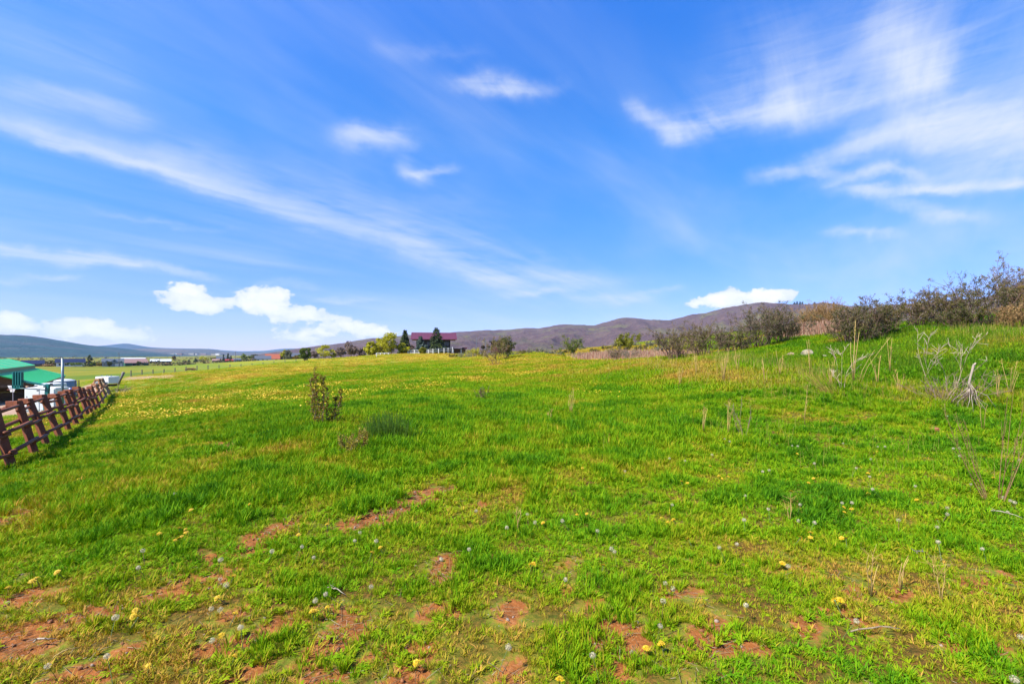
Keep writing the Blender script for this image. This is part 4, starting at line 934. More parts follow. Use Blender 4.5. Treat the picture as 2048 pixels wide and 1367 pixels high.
def gv(u, v, y): return ((u-U0)/F*y, y, EYE-(v-V0)/F*y)
rail_panel_fence('white gated fence panels between the willows and the blue grey spruce', [gv(816,708,140),gv(822,708,140),gv(829,708,140),gv(838,708,140)], 1.4, (.4,.8,1.25), M_white, .7)
rail_panel_fence('white post and rail fence in front of the brick wall of the maroon roofed house', [gv(848,707.5,143),gv(857,707,143),gv(866,706,143),gv(877,705,144),(gv(888,704,145)),gv(896,703.5,146),gv(905,702,147)], 1.35, (.4,.8,1.25), M_white)
rail_panel_fence('small white gate at the foot of the leftmost willow', [gv(753,713,128),gv(761,713,128),gv(769,713,128),gv(777,713,128)], 1.1, (.2,.6,1.), M_white, None, 'gate')
x, y, z = gv(753, 720, 100)
tag(MB().tube([(753*0,0,-.2),(0,0,.75)], .06, 8).build('stake', M_white), 'short white stake standing in the meadow below the small white gate', 'stake'); bpy.data.objects['stake'].location = (x, y, h1(x, y))
def goal_frame():
    y = 120; x, _, _ = gv(962, 700, y); z = EYE-(698-V0)/F*y; root = empty('swing_frame', (x, y, z), .15, 'thin pale upright frame with crossbar on the ridge right of the house', 'frame')
    for s in (-1.2, 1.2): MB().tube([(s,0,-.6),(s,0,3.)], .045, 6).build('upright', M_steel, root)
    MB().tube([(-.5,0,3.02),(1.2,0,3.05)], .045, 6).build('crossbar', M_steel, root)
    for s in (-.35, .1, .5): MB().bar((s-.2,0,2.95),(s+.15,0,2.35), .1, .05).build('hanging_bar', M_dark, root)
    x, y, z = gv(966, 694, 122); r = empty('satellite_dish', (x, y, z-1.2), 0, 'dark satellite dish between the pale uprights on the ridge', 'satellite dish')
    MB().tube([(0,0,-.5),(0,0,1.)], .05, 6).build('mast', M_steel, r)
    m = MB(); V = []; Fc = []
    for i in range(5):
        for j in range(14): t = j/14*6.283; rr = .62*i/4; V.append((rr*math.cos(t), rr*rr*.35, rr*math.sin(t)*.9))
    for i in range(4):
        for j in range(14): Fc.append((i*14+j, i*14+(j+1)%14, (i+1)*14+(j+1)%14, (i+1)*14+j))
    m.add(V, Fc); d = m.build('dish', M_dark, r, True); d.location = (0,-.1,1.2); d.rotation_euler = (.35, .5, .3)
    md = d.modifiers.new('t', 'SOLIDIFY'); md.thickness = .03
goal_frame()

# ---------------------------------------------------------------- stained rail fence, near left
def jitter_prism(rs, p, q, w, t, side):
    """hewn log or board from p to q with slightly uneven faces"""
    p, q = np.array(p, float), np.array(q, float); n = 5; V = []; F_ = []
    d = (q-p)/np.linalg.norm(q-p); a = np.array(side, float); a -= d*np.dot(a, d); a /= np.linalg.norm(a); b = np.cross(d, a)
    for i in range(n):
        c = p+(q-p)*i/(n-1)+rs.normal(size=3)*.006; s = 1+rs.normal()*.03
        for (i1, j1) in ((-1,-1),(1,-1),(1,1),(-1,1)): V.append(c+a*i1*w/2*s+b*j1*t/2*s+rs.normal(size=3)*.003)
    for i in range(n-1):
        for k in range(4): F_.append((i*4+k, i*4+(k+1)%4, (i+1)*4+(k+1)%4, (i+1)*4+k))
    F_.append((3,2,1,0)); F_.append(tuple(range((n-1)*4, n*4))); return V, F_
def buck_fence():
    rs = np.random.RandomState(8)
    ctl = [(-34,967,8.75),(30,935,9.6),(75,906,10.9),(99,889,12.2),(126,873,13.6),(143,861,15.2),(157,851,16.9),(168,843,18.6),(178,835,20.5),(187,828,22.4),(195,821,24.5),(202,814,26.6),(209,807,28.6),(215,801,30.6),(221,796,32.4),(226,791,34.2)]
    feet = [np.array([(u-U0)/F*y, y, h1((u-U0)/F*y, y)]) for u, v, y in ctl]
    root = empty('rail_fence', feet[1], 0, 'leaning red brown stained rail fence running down the left edge of the meadow', 'fence'); O = feet[1]
    n = len(feet); tops = []
    for i, f in enumerate(feet):
        mat = M_fresh if 12 <= i <= 13 else (M_straww if i > 13 else M_stain)
        ln = np.array([-.60+rs.normal()*.04, .04+rs.normal()*.03, 1.22+rs.normal()*.03]); foot = f-O+np.array([0,0,-.25])-ln*(.2/1.2); top = f-O+ln; tops.append(top)
        V, F_ = jitter_prism(rs, foot, top, .135, .125, (.94,-.34,0)); lg = MB().add(V, F_).build('leg', mat, root, bevel=.008)
        V, F_ = jitter_prism(rs, top+np.array([.08,-.03,-.04]), top+np.array([-.24,.0,-.05]), .11, .13, (0,1,0)); MB().add(V, F_).build('cap_block', mat, root, bevel=.008)
    def rail(a, b, r, mat): 
        m = (np.array(a)+np.array(b))/2+np.r_[0,0,rs.normal()*.012-.01]; d = np.array(b)-np.array(a); a = np.array(a)-d*.09; b = np.array(b)+d*.09
        MB().tube([a, m, b], [r*rs.uniform(.9,1.1), r, r*rs.uniform(.8,1)], 9).build('rail', mat, root, True)
    for i in range(n-1):
        fa, fb, ta, tb = feet[i]-O, feet[i+1]-O, tops[i], tops[i+1]
        mat = M_fresh if i >= 12 else M_stain
        dz = .055*(1 if i % 2 else -1)
        for t, off in ((.26, .10), (.58, .10)):
            rail(fa+(ta-fa)*t+(off, -.02, dz*.5), fb+(tb-fb)*t+(off, -.02, dz*.5), .042, mat)
        rail(ta+(.06,-.03,-.14+dz), tb+(.06,-.03,-.14+dz), .042, mat)
        rail(ta+(-.38,.1,-.16), tb+(-.38,.1,-.16), .048, mat); rail(fa+(-.52,.1,.78), fb+(-.52,.1,.78), .045, mat)
buck_fence()

# ---------------------------------------------------------------- yard things behind the fence
def hoop():
    x, y, z = GY(93, 32); root = empty('basketball_hoop', (x, y, z), 0, 'large teal basketball hoop seen from behind standing over the rail fence', 'basketball hoop'); k = y/F
    MB().bar((.05,0,-.3),(-.02,0,.9),.34,.16,(0,1,0)).build('post', M_teal, root, bevel=.02)
    MB().bar((-.02,.01,.85),(.10,0,2.28),.26,.14,(0,1,0)).build('upper_post', M_teal, root, bevel=.02)
    MB().bar((.05,.02,2.15),(-1.42,-.3,2.5),.13,.12).build('arm', M_teal, root); MB().bar((.0,.02,1.85),(-1.3,-.35,2.0),.07,.07).build('lower_arm', M_steel, root)
    bx = -1.62
    bd = MB().box((bx,-.3,2.55),(.62,.06,1.12)).build('backboard', M_steel, root)
    for s in (-.27,-.09,.09,.27): MB().box((bx+s,-.38,2.57),(.07,.12,1.1)).build('rib', M_teal, bd)
    MB().box((bx-.02,-.36,2.08),(.66,.16,.24)).build('bracket', M_teal, root)
    MB().tube([(bx+.3+.25*math.cos(t),-.35+.1*math.sin(t),1.99) for t in np.linspace(0,5.6,12)], .03, 6).build('rim', M_teal, root)
    MB().box((-.2,-.12,2.1),(.4,.2,.16)).build('counterweight', M_white, root)
hoop()
def small_hoop():
    x, y, z = GY(26, 50); z = EYE-(803-V0)/F*y; root = empty('basketball_hoop', (x, y, z), 0, 'small white fan shaped basketball backboard on a thin pole before the barn', 'basketball hoop'); h = px_(33, y)
    MB().tube([(0,0,-.3),(0,0,h*.62)], .05, 8).build('pole', M_shutter, root)
    MB().prism([(-.2,h*.6),(.2,h*.6),(.27,h*.72),(.52,h*.98),(-.52,h*.98),(-.27,h*.72)], -.08, -.04).build('backboard', M_white, root)
    MB().tube([(.2*math.cos(t), -.32+.2*math.sin(t), h*.75) for t in np.linspace(0, 6.283, 13)], .02, 5).build('rim', M_rustroof, root)
    for k in range(7): a = math.pi*k/6; MB().tube([(.22*math.cos(a), -.1, h*.80), (.40*math.cos(a), -.1, h*(.84+.10*math.sin(a)))], .012, 4).build('net_cord', M_black, root)
small_hoop()
def yard():
    x, y, z = GY(94, 38); z = EYE-(822-V0)/F*y; k = y/F
    root = empty('cabinet', (x, y, z), .05, 'big white scuffed metal cabinet standing behind the teal hoop post', 'cabinet')
    MB().box((0,0,24*k),(58*k,1.2,48*k)).build('body', M_white, root, bevel=.03)
    for s in (-1, 1): 
        d = MB().box((s*14*k,-.62,25*k),(26*k,.05,42*k)).build('door', M_white, root, bevel=.01); MB().box((s*3*k,-.67,25*k),(.05,.06,.3)).build('handle', M_black, d)
    rs = np.random.RandomState(4)
    for i in range(9): MB().box((rs.uniform(-24,24)*k,-.655,rs.uniform(22,44)*k),(rs.uniform(.05,.2),.01,rs.uniform(.03,.1))).build('scuff', M_shutter, root)
    y2 = 44; x, _, z = GY(102, y2); z = EYE-(800-V0)/F*y2; k = y2/F
    r2 = empty('trailer', (x, y2, z), .1, 'white enclosed trailer with dark trim lines behind the white cabinet', 'trailer')
    MB().box((0,0,22*k),(34*k,1.5,24*k)).build('body', M_white, r2, bevel=.06); MB().box((0,-.78,30*k),(35*k,.04,.07)).build('trim_strip', M_shutter, r2); MB().box((0,-.78,25.5*k),(35*k,.04,.05)).build('trim_strip', M_shutter, r2)
    MB().box((14*k,-.78,33*k),(5*k,.04,.18)).build('window', M_glass, r2)
    for s in (-.5,.5): MB().tube([(s,-.6,.3),(s,-.8,.3)], .3, 14).build('wheel', M_black, r2)
    y3 = 50; x, _, z = GY(130, y3); z = EYE-(794-V0)/F*y3; k = y3/F
    r3 = empty('water_tank', (x, y3, z), 0, 'blue grey cylindrical tank with pale domed lid behind the steel pole', 'tank'); r_ = 17*k
    MB().tube([(0,0,6*k),(0,0,6.5*k),(0,0,31*k),(0,0,31.5*k)], [r_*.97,r_,r_,r_*.97], 28).build('shell', M_tank, r3, True)
    MB().tube([(0,0,31.6*k),(0,0,34*k),(0,0,36*k),(0,0,36.5*k)], [r_*1.02,r_*.9,r_*.5,r_*.2], 28).build('lid', M_tankw, r3, True)
    for zz in (13,22): MB().tube([(0,0,zz*k),(0,0,zz*k+.05)], r_*1.015, 28).build('band', M_tank, r3)
    MB().box((0,0,2.5*k),(36*k,1.8,6*k)).build('stand', M_black, r3)
    x, y4, z = GY(143, 47); z = EYE-(792-V0)/F*47; r4 = empty('barrel', (x, 47, z), 0, 'small blue barrel at the foot of the blue grey tank', 'barrel')
    MB().tube([(0,0,0),(0,0,.3),(0,0,.6),(0,0,.9)], [.26,.3,.3,.26], 16).build('drum', M_blue, r4, True); MB().tube([(0,0,.9),(0,0,.95)], .24, 16).build('lid', M_black, r4)
    y5 = 48; x, _, z = GY(153, y5); z = EYE-(793-V0)/F*y5; k = y5/F
    r5 = empty('farm_implement', (x, y5, z), .2, 'black wheeled farm implement with upright ladder rack beside the blue barrel', 'farm implement')
    MB().box((.1,0,.45),(1.1,.7,.35)).build('frame', M_black, r5, bevel=.04); 
    for s in (-.35, .5): w = MB().tube([(s,-.45,.42),(s,-.62,.42)], .4, 18).build('wheel', M_black, r5); MB().tube([(s,-.63,.42),(s,-.65,.42)], .16, 12).build('hub', M_steel, w)
    for s in (-.12,.22): MB().box((s,0,1.15),(.05,.05,1.2)).build('rack_post', M_black, r5)
    for q in range(6): MB().box((.05,0,.75+q*.19),(.36,.04,.04)).build('rung', M_black, r5)
    x, y6, z = GY(125, 35); top = EYE-(716-V0)/F*35; r6 = tag(MB().tube([(0,0,-.4),(0,0,top-z)], .085, 12).build('steel_pole', M_steel, None, True), 'tall plain galvanized steel pole behind the rail fence', 'pole'); r6.location = (x, 35, z)
    x, y7, z = GY(55, 46); top = EYE-(771-V0)/F*46; r7 = tag(MB().tube([(0,0,-.4),(0,0,top-z)], .13, 10).build('wooden_post', M_brownpost, None, True), 'round brown wooden post in the dirt yard before the barn', 'post'); r7.location = (x, 46, z)
    # white flat trailer deck tipped up at the far end of the fence
    y8 = 55; x, _, z = GY(215, y8); z = EYE-(771-V0)/F*y8; k = y8/F*.78
    r8 = empty('pickup_cap', (x, y8, z), -.12, 'white boxy truck cap with dark stripe at the far end of the rail fence', 'truck cap')
    MB().prism([(-20*k,4*k),(20*k,6*k),(19.5*k,24*k),(-18.5*k,24*k)], -.7, .7).build('shell', M_white, r8, bevel=.05); MB().box((-1*k,-.72,9.5*k),(38*k,.04,.07)).build('stripe', M_black, r8)
    for s in (-15, 12): MB().box((s*k,0,1.5*k),(.15,1.2,5*k)).build('block', M_black, r8)
    for s in (-13, -11, 1, 4, 7, 14, 17): MB().tube([(s*k,-.2,24*k),(s*k+.06*math.sin(s),-.2,28*k)], .025, 5).build('rack_peg', M_steel, r8)
    # leaning old post
    x, y9, z = GY(243, 52); z = EYE-(765-V0)/F*52
    m = MB().tube([(-.35,0,-.2),(-.05,0,.5),(.25,0,1.2)], [.10,.10,.15], 8); o = tag(m.build('leaning_post', M_grey, None, True), 'grey weathered post leaning right beside the truck cap', 'post'); o.location = (x, 52, z)
    # brush
    x, y, z = GY(240, 48); shrub('brush_pile', 'pile of grey dead sticks at the far end of the rail fence', 'brush pile', (x, 48, z), 1.5, 1.2, 16, [(4,.6,.6,2)], .03, M_pale, seed=31, minr=.012)
yard()

# ---------------------------------------------------------------- shrubs on the bank, right
M_mid2 = leafmat('mixed_leaf', [(.02,.035,.006),(.07,.085,.010),(.20,.17,.015)], .5, .25)
def bankshrub(u, vb, y, hp, wp, label, leafm, ns=26, nleaf=5200, ls=.045, bark=None, tint=(0,1), zmin=.2, lift=.25, jitter=.24, minr=.006, lv=None, name='shrub'):
    x = (u-U0)/F*y; z = h1(x, y); h = max(px_(hp, y), .4)+max(0, (vb-V0)/F*y-(EYE-z))
    w = px_(wp, y)
    return shrub(name, label, 'shrub', (x, y, z-.03), h*.97, .62*w/h, ns, lv or [(7,.42,.7,3),(5,.5,.8,2)], .022, bark or M_twigp, leafm, int(nleaf*1.5), ls, basew=w*.26, minr=minr, jitter=jitter, ltint=tint, zmin=zmin, lift=lift)
for a in [(1352,719,23.5,70,58,'lowest purplish brown shrub at the left end of the bank row',M_olive,30,4200),(1408,714,24,74,54,'purplish shrub with silvery bare twigs, second from the left on the bank',M_olive,32,3800),
          (1462,707,24.5,64,52,'dark olive shrub between the silvery twigged one and the tallest of the row',M_dgreen,30,5600),(1520,701,25,92,58,'tallest dark green shrub of the dense bank row',M_dgreen,34,7200),
          (1572,693,25.5,66,46,'dark olive shrub right of the tallest one in the bank row',M_dgreen,30,5600),(1708,690,20,78,70,'dark wide shrub standing behind the tall straw stalks',M_dgreen,36,7500),
          (1762,682,20.3,78,56,'dark green shrub with purple stems right of the straw stalks',M_olive,34,7000),(1838,660,21,74,46,'purplish brown twiggy shrub on the slope with a few dark sprigs',M_olive,34,4200),
          (1893,657,21,62,50,'purplish shrub just left of the tallest ochre shrub',M_olive,34,4600),(1965,650,20.5,122,92,'tallest ochre and green feathery shrub near the right edge',M_mid2,30,7000),
          (2046,642,20.5,116,80,'ochre shrub cut by the right edge of the view',M_ochre,34,8000),(1930,655,19.3,55,60,'low dark green shrub under the tallest ochre shrub',M_dgreen,30,5200)]:
    bankshrub(*a)
for a in [(1625,672,30,50,44,'tan leafless brush between the dark bank shrubs, left clump',M_tanbrush,46,2500,.05),(1655,668,30,58,44,'orange tan leafless brush, tallest clump between the dark shrubs',M_tanbrush,50,3000,.05),(1680,664,29,42,30,'small tan brush hugging the wide dark shrub',M_tanbrush,34,1500,.05),
          (2030,668,18.5,44,60,'pale dry brush under the ochre shrub at the right edge',M_tanbrush,34,1500,.05)]:
    bankshrub(*a, bark=M_tanbrush, jitter=.14, lift=.8)
for a in [(1010,709,58,50,30,'dark upright shrub on the ridge in front of the maroon shed',M_mid2,14,3600,.13),(1143,701,52,48,48,'open crowned olive shrub with several grey trunks on the ridge',M_mid,9,2300,.12),(1252,697,48,46,28,'slender yellow green sapling on the ridge amid tan grass',M_bud,7,2600,.13),
          (992,737,44,46,22,'thin ochre sapling left of the dark upright shrub',M_ochre,7,900,.09),(1231,719,36,32,26,'low purple brown shrub left of the grey one on the meadow edge',M_olive,22,700,.06),(1262,722,34,26,32,'low grey brown twiggy shrub on the meadow edge',M_sage,24,500,.05),
          (955,694,110,14,14,'small yellow green bush behind the sagebrush by the pale frame',M_lime,12,500,.2),(938,697,118,13,16,'pale yellow bush right of the house porch',M_lime,12,400,.2)]:
    bankshrub(*a, bark=M_twig, zmin=.1, minr=.012 if a[2] > 40 else .007)
# sagebrush clumps along the ridge
rs = np.random.RandomState(12); SG = [(905,708,95,11,22),(925,706,92,14,26),(945,707,96,10,20),(962,705,90,13,24),(980,704,88,12,22),(1030,704,75,14,30),(1048,702,72,13,26),(1066,703,70,14,28),(1086,701,70,13,26),(1100,704,60,13,24),(1118,702,62,12,22),
     (1170,700,58,13,26),(1190,698,62,12,24),(1212,694,66,10,22),(1285,694,52,13,24),(1302,690,56,14,28),(1320,694,44,16,30),(1333,690,48,14,26),(1318,684,66,12,26),(1275,687,70,10,20),(1235,690,70,10,20),(1345,684,60,12,26),(1130,695,75,9,20),(1165,692,80,8,18),(1340,700,36,18,26)]
for k, (u, vb, y, hp, wp) in enumerate(SG):
    kind = rs.randint(0, 3); t = ['grey green','pale silvery','olive grey'][kind]; side = 'left' if u < 1010 else ('middle' if u < 1160 else 'right')
    x = (u-U0)/F*y; z = h1(x, y); h = px_(hp, y)+max(0, (vb-V0)/F*y-(EYE-z))
    shrub('sagebrush', '%s sagebrush clump on the %s part of the ridge' % (t, side), 'sagebrush', (x, y, z-.05), min(h, 2.2)*.85, .9*px_(wp, y)/h*.6, 14, [(5,.45,.7,2)], .02, M_twig, [M_sage, M_sage, M_olive][kind], 900, .10, basew=px_(wp, y)*.35, minr=.012, ltint=(.1,.8) if kind != 1 else (.4,1), group='%s sagebrush on the %s part of the ridge' % (t, side), lift=.5)
# reddish dry weeds on the ridge: one mass nobody could count
def stalk_patch(name, areas, mat, dens_h, label=None):
    rs = np.random.RandomState(44); P0, P1, T = [], [], []
    for (u, v0, y, wp, dep, n, hmin, hmax) in areas:
        xs = (u-U0)/F*y+rs.normal(size=n)*px_(wp, y)*.4; ys = y+rs.normal(size=n)*dep; z = H(xs, ys); h = rs.uniform(hmin, hmax, n)
        P0.append(np.c_[xs, ys, z-.02]); P1.append(np.c_[xs+rs.normal(size=n)*h*.15, ys+rs.normal(size=n)*h*.15, z+h]); T.append(rs.uniform(0,1,n))
    P0, P1, T = map(np.concatenate, (P0, P1, T)); w = dens_h*(np.maximum(P0[:,1], 8)/20)
    V, Fq = seg_mesh(P0, P1, w, w*.5, 3); o = mesh_np(name, V, [Fq], mat, tint=np.repeat(T, 6)); o['kind'] = 'stuff'; return o
stalk_patch('dry_weeds', [(1230,708,44,60,3.5,1800,.3,.75),(1190,706,46,40,3,900,.25,.6),(1290,705,40,40,3,900,.2,.55),(1345,700,32,30,2,500,.2,.6),(1640,664,27,50,1.6,800,.4,.9),(1310,718,30,60,2,500,.15,.4)], leafmat('rusty_weed', [(.238,.105,.07),(.35,.189,.119),(.385,.28,.182)], .8, .1), .014)
stalk_patch('straw_weeds', [(1440,745,16.5,60,1.5,130,.12,.45),(1500,760,15,80,1.5,120,.10,.3),(1560,780,14,90,1.2,140,.08,.28),(1660,790,13,100,1.,160,.08,.28),(1780,800,12.2,90,.8,190,.08,.3),(1860,805,12,60,.8,220,.10,.36),(1980,800,11.8,70,.8,220,.10,.36),(1350,745,20,60,3,300,.15,.5),
                            (1250,745,25,120,4,260,.1,.35),(1450,725,20,80,2,420,.15,.45),(1990,690,17,80,1.2,260,.12,.4),(2040,680,17,50,1.2,200,.15,.45),(1620,760,15,80,1.,260,.15,.45),(1480,860,9,120,1.6,90,.1,.35),(1150,830,11,200,2,60,.1,.3),(1800,900,7,300,1.2,120,.08,.25)], M_straw, .0042)

stalk_patch('green_weeds', [(1600,740,17,120,2.2,1500,.10,.30),(1750,720,17,110,2,1700,.10,.34),(1900,700,17,110,2,1900,.10,.38),(2030,700,16.5,80,2,1200,.10,.4),(1900,760,14,150,1.4,1300,.08,.26),(1500,730,20,110,2.5,900,.1,.28)], leafmat('weed_green', [(.05,.12,.004),(.10,.20,.005),(.20,.24,.01)], .6, .2), .0055)
def dead(name, label, cat, u, vb, y, h, spread, ns, lv, r0, mat, lean=(0,0), seed=1, jitter=.2, minr=.004, basew=.12, leaf=None, nl=0, ls=.02, twn=4):
    x = (u-U0)/F*y; z = h1(x, y); return shrub(name, label, cat, (x, y, z), h, spread, ns, lv, r0, mat, leaf, nl, ls, basew=basew, seed=seed, jitter=jitter, minr=minr, lean=lean, twig_n=twn)
x, y = hit(1884, 806); Y1 = y
dead('dead_shrub', 'tall bleached dead shrub with forked branches left of the upturned roots', 'shrub', 1880, 806, Y1, 1.85, .55, 6, [(3,.55,.5,4),(4,.5,.6,3)], .010, M_pale, (-.12,0), 61, .15, .0045, .1)
dead('twig_heap', 'tangle of grey brown twigs at the foot of the bleached dead shrub', 'twig heap', 1905, 806, Y1, .85, 1.1, 34, [(3,.5,.7,2)], .010, M_twig, (.1,0), 62, .2, .005, .35)
dead('dead_shrub', 'dead grey sapling with a shredded base left of the bleached shrub', 'shrub', 1686, 785, hit(1686,786)[1], 1.5, .35, 3, [(4,.5,.5,3),(4,.5,.6,2)], .009, M_pale, (-.05,0), 63, .14, .005, .06)
dead('twig_heap', 'leaning heap of straw coloured stems beside the dead grey sapling', 'twig heap', 1668, 786, hit(1686,786)[1]-.1, .95, .7, 40, [], .006, M_straw, (-.85,0), 64, .12, .004, .14)
def roots():
    x, y = hit(1938, 816); z = h1(x, y); root = empty('dead_root', (x, y, z), 0, 'bleached upturned root with spreading prongs standing by the twig heap', 'root'); rs = np.random.RandomState(7)
    MB().tube([(.03,0,.45),(.0,0,.62),(.06,0,.85),(.12,0,1.05),(.16,0,1.1)], [.030,.024,.022,.028,.016], 9).build('stem', M_straww2, root, True)
    for i in range(14):
        a = i/14*6.283+rs.uniform(-.3,.3); l = rs.uniform(.25,.58); st = np.array([.03,0,rs.uniform(.45,.62)]); d = np.array([math.cos(a), math.sin(a), 0])
        MB().tube([st, st+d*l*.25-(0,0,.16)+rs.normal(size=3)*.025, st+d*l*.6-(0,0,.34)+rs.normal(size=3)*.045, [*(st+d*l)[:2], -.04]], [.011,.008,.006,.003], 6).build('prong', M_straww2, root, True)
M_straww2 = wood('bleached_root', (.3224,.2579,.1854)); roots()
# tall straw stalks
def stalks(label, u, vb, hp, n, spread, mat=None, seedheads=True, r=.0045, group=None, lean=0, seed=None, cat='dry stalks'):
    x, y = hit(u, vb); z = h1(x, y); SEED[0] += 1; rs = np.random.RandomState(SEED[0]); h = px_(hp, y); root = empty('dry_stalks', (x, y, z), 0, label, cat, group)
    for i in range(n):
        hh = h*rs.uniform(.6, 1.) if i else h; a = rs.uniform(0, 6.283); s = spread*rs.uniform(.2, 1)*hh; dx, dy = math.cos(a)*s+lean*hh, math.sin(a)*s
        pts = [(dx*.1, dy*.1, -.03), (dx*.35+rs.normal()*.01, dy*.35, hh*.4), (dx*.7+rs.normal()*.015, dy*.7, hh*.75), (dx, dy, hh)]
        rr = max(r, y*.00055)
        st = MB().tube(pts, [rr, rr*.9, rr*.7, rr*.4], 5).build('stalk', mat or M_straww2, root, True)
        if seedheads and rs.uniform() < .6:
            P0 = np.array(pts[-2])[None]+(np.array(pts[-1])-np.array(pts[-2]))[None]*rs.uniform(.1,1,(16,1)); P1 = P0+np.c_[rs.normal(size=(16,2))*.03, rs.uniform(.02,.07,16)]
            V, Fq = seg_mesh(P0, P1, np.full(16, rr*.45), np.full(16, rr*.3), 3); mesh_np('seed_head', V, [Fq], M_straw, st, rs.uniform(0,1,96))
    return root
M_stk = wood('straw_stem', (.4462,.2975,.085))
stalks('pair of tall tan stalks forking before the wide dark shrub', 1706, 768, 128, 3, .16, M_stk, r=.012, lean=.0)
stalks('single long tan stalk leaning right beside the tall pair', 1712, 770, 95, 2, .55, M_stk, r=.008, lean=.4)
for (u, vb, hp, n, sp, lab) in [(1142,833,56,5,.25,'pale straw stalks standing alone in the lush grass of the meadow centre'),(1447,765,70,9,.22,'tall yellow straw stalks on the grass below the dark shrub row'),(1392,748,40,4,.2,'short straw stalks left of the tall yellow ones'),
                              (1530,770,56,4,.3,'sparse straw stalks below the right end of the dark shrub row'),(1406,862,48,4,.2,'thin straw stalks left of the grey twiggy weed'),(1455,868,66,4,.3,'thin tan stalks leaning left of the grey twiggy weed'),(1609,850,80,2,.1,'single slender brown stalk in the right meadow'),
                              (1100,845,26,4,.3,'low straw wisps left of the meadow centre stalks'),(1620,750,70,3,.3,'yellow stalks left of the dead grey sapling'),(1755,770,60,4,.25,'yellow stalks between the dead sapling and the bleached shrub'),(1800,790,50,5,.3,'short golden stalks left of the bleached dead shrub'),
                              (1560,752,52,6,.2,'tall yellow stalks just below the pale lichen rock'),(1475,742,50,5,.2,'yellow stalks close right of the tallest yellow ones'),(1660,775,60,5,.2,'thin tan stalks rising behind the leaning straw heap'),(1780,745,70,4,.15,'upright brown stalks on the slope left of the bleached shrub'),
                              (2020,790,70,5,.3,'golden stalks at the right edge above the budding sapling'),(1360,770,36,5,.3,'low yellow stalks at the left end of the straw band'),
                              (1995,800,60,5,.3,'golden stalks right of the upturned root'),(1966,860,60,2,.2,'dark thin stalk below the upturned root'),(1036,1062,46,4,.15,'three pale stubs of cut stalk in the centre foreground'),(1740,1190,90,4,.35,'thin dry stems in the right foreground beside yellow dandelions'),
                              (1800,1180,70,3,.35,'dry stems leaning left in the right foreground'),(1882,1205,80,3,.3,'reddish dry stems right of the lying white stick'),(1580,1040,40,3,.3,'dry wisps in the middle of the right foreground')]:
    stalks(lab, u, vb, hp, n, sp, M_stk, r=.0035)
dead('dry_weed', 'grey branching dry weed in the right meadow', 'weed', 1487, 872, hit(1487,872)[1], .72, .35, 4, [(3,.5,.5,2)], .006, M_twig, (0,0), 71, .12, .0035, .04)
# budding sapling near right, with a few long bare shoots
x, y = hit(1988, 1000)
shrub('sapling', 'young sapling of long thin shoots with yellow green buds in the right foreground', 'sapling', (x, y, h1(x, y)), 1.25, .34, 10, [(3,.28,.3,3)], .0048, leafmat('shoot_bark', [(.16,.08,.04),(.3,.17,.08),(.34,.27,.08)], .6, 0), M_bud, 420, .017, basew=.07, seed=92, minr=.0017, jitter=.045, twig_n=5, lean=(-.10,0))
# leafy shrub of two columns, left of centre
def column_shrub():
    x, y = hit(640, 856); z = h1(x, y); root = empty('leafy_shrub', (x, y, z), 0, 'rusty ochre leafed shrub of two upright columns standing alone in the meadow', 'shrub'); rs = np.random.RandomState(33); k = y/F
    SP, SQ, SA, SB = [], [], [], []
    cols = [(-.02, 112, -.05, 46), (-.10, 96, -.12, 28), (.06, 104, .02, 34), (.34, 72, .06, 30), (.26, 60, .0, 22), (.12, 80, .04, 20), (-.14, 60, -.02, 16)]
    for (bx, hp, ln, nb) in cols:
        h = hp*k*1.02; p = np.array([bx*.45+.05, rs.normal()*.04, -.04]); q = np.array([bx+ln*.9, rs.normal()*.08, h]); n = 8; prev = p
        for i in range(1, n+1):
            nx = p+(q-p)*i/n+np.array([(bx-bx*.45)*math.sin(i/n*1.57)*.4, 0, 0])+rs.normal(size=3)*.012; SP.append(prev); SQ.append(nx); SA.append(.011*(1-.75*(i-1)/n)); SB.append(.011*(1-.75*i/n)); 
            for _ in range(nb//n+2):
                b0 = prev+(nx-prev)*rs.uniform(); d = unit(np.array([rs.normal(), rs.normal(), .9])); l = rs.uniform(.06,.19)*(1.1-.4*i/n); b1 = b0+d*l
                SP.append(b0); SQ.append(b1); SA.append(.0035); SB.append(.0022)
            prev = nx
    SP, SQ, SA, SB = map(np.array, (SP, SQ, SA, SB)); V, Fq = seg_mesh(SP, SQ, SA, SB, 4); mesh_np('stems', V, [Fq], M_twigp, root, np.repeat(rs.uniform(0,1,len(SP)), 8))
    tw = np.where(SA < .004)[0]; n = 6200; i = rs.choice(tw, n); f = rs.uniform(.2,1.1,(n,1)); C = SP[i]*(1-f)+SQ[i]*f+rs.normal(size=(n,3))*.012
    C = C[C[:,2] > .06]; V, Fq = leaf_mesh(rs, C, .027, .62, updir=np.array([0,0,.3])); t = np.clip(fbm(C[:,0]*9, C[:,2]*9, 4, 3)*1.2-.1+rs.uniform(-.35,.35,len(C)), 0, 1)
    mesh_np('foliage', V, [Fq], leafmat('rusty_leaf', [(.07,.03,.006),(.20,.10,.008),(.24,.20,.012),(.36,.32,.03)], .5, .35), root, np.repeat(t, 4))
column_shrub()
x, y = hit(708, 906); shrub('leafy_shrub', 'small ochre shrub below the two column shrub', 'shrub', (x, y, h1(x, y)), .46, .85, 16, [(5,.45,.6,2)], .006, M_twigp, MATS['rusty_leaf'], 2300, .022, basew=.12, minr=.003, seed=94, ltint=(.3,1.1))
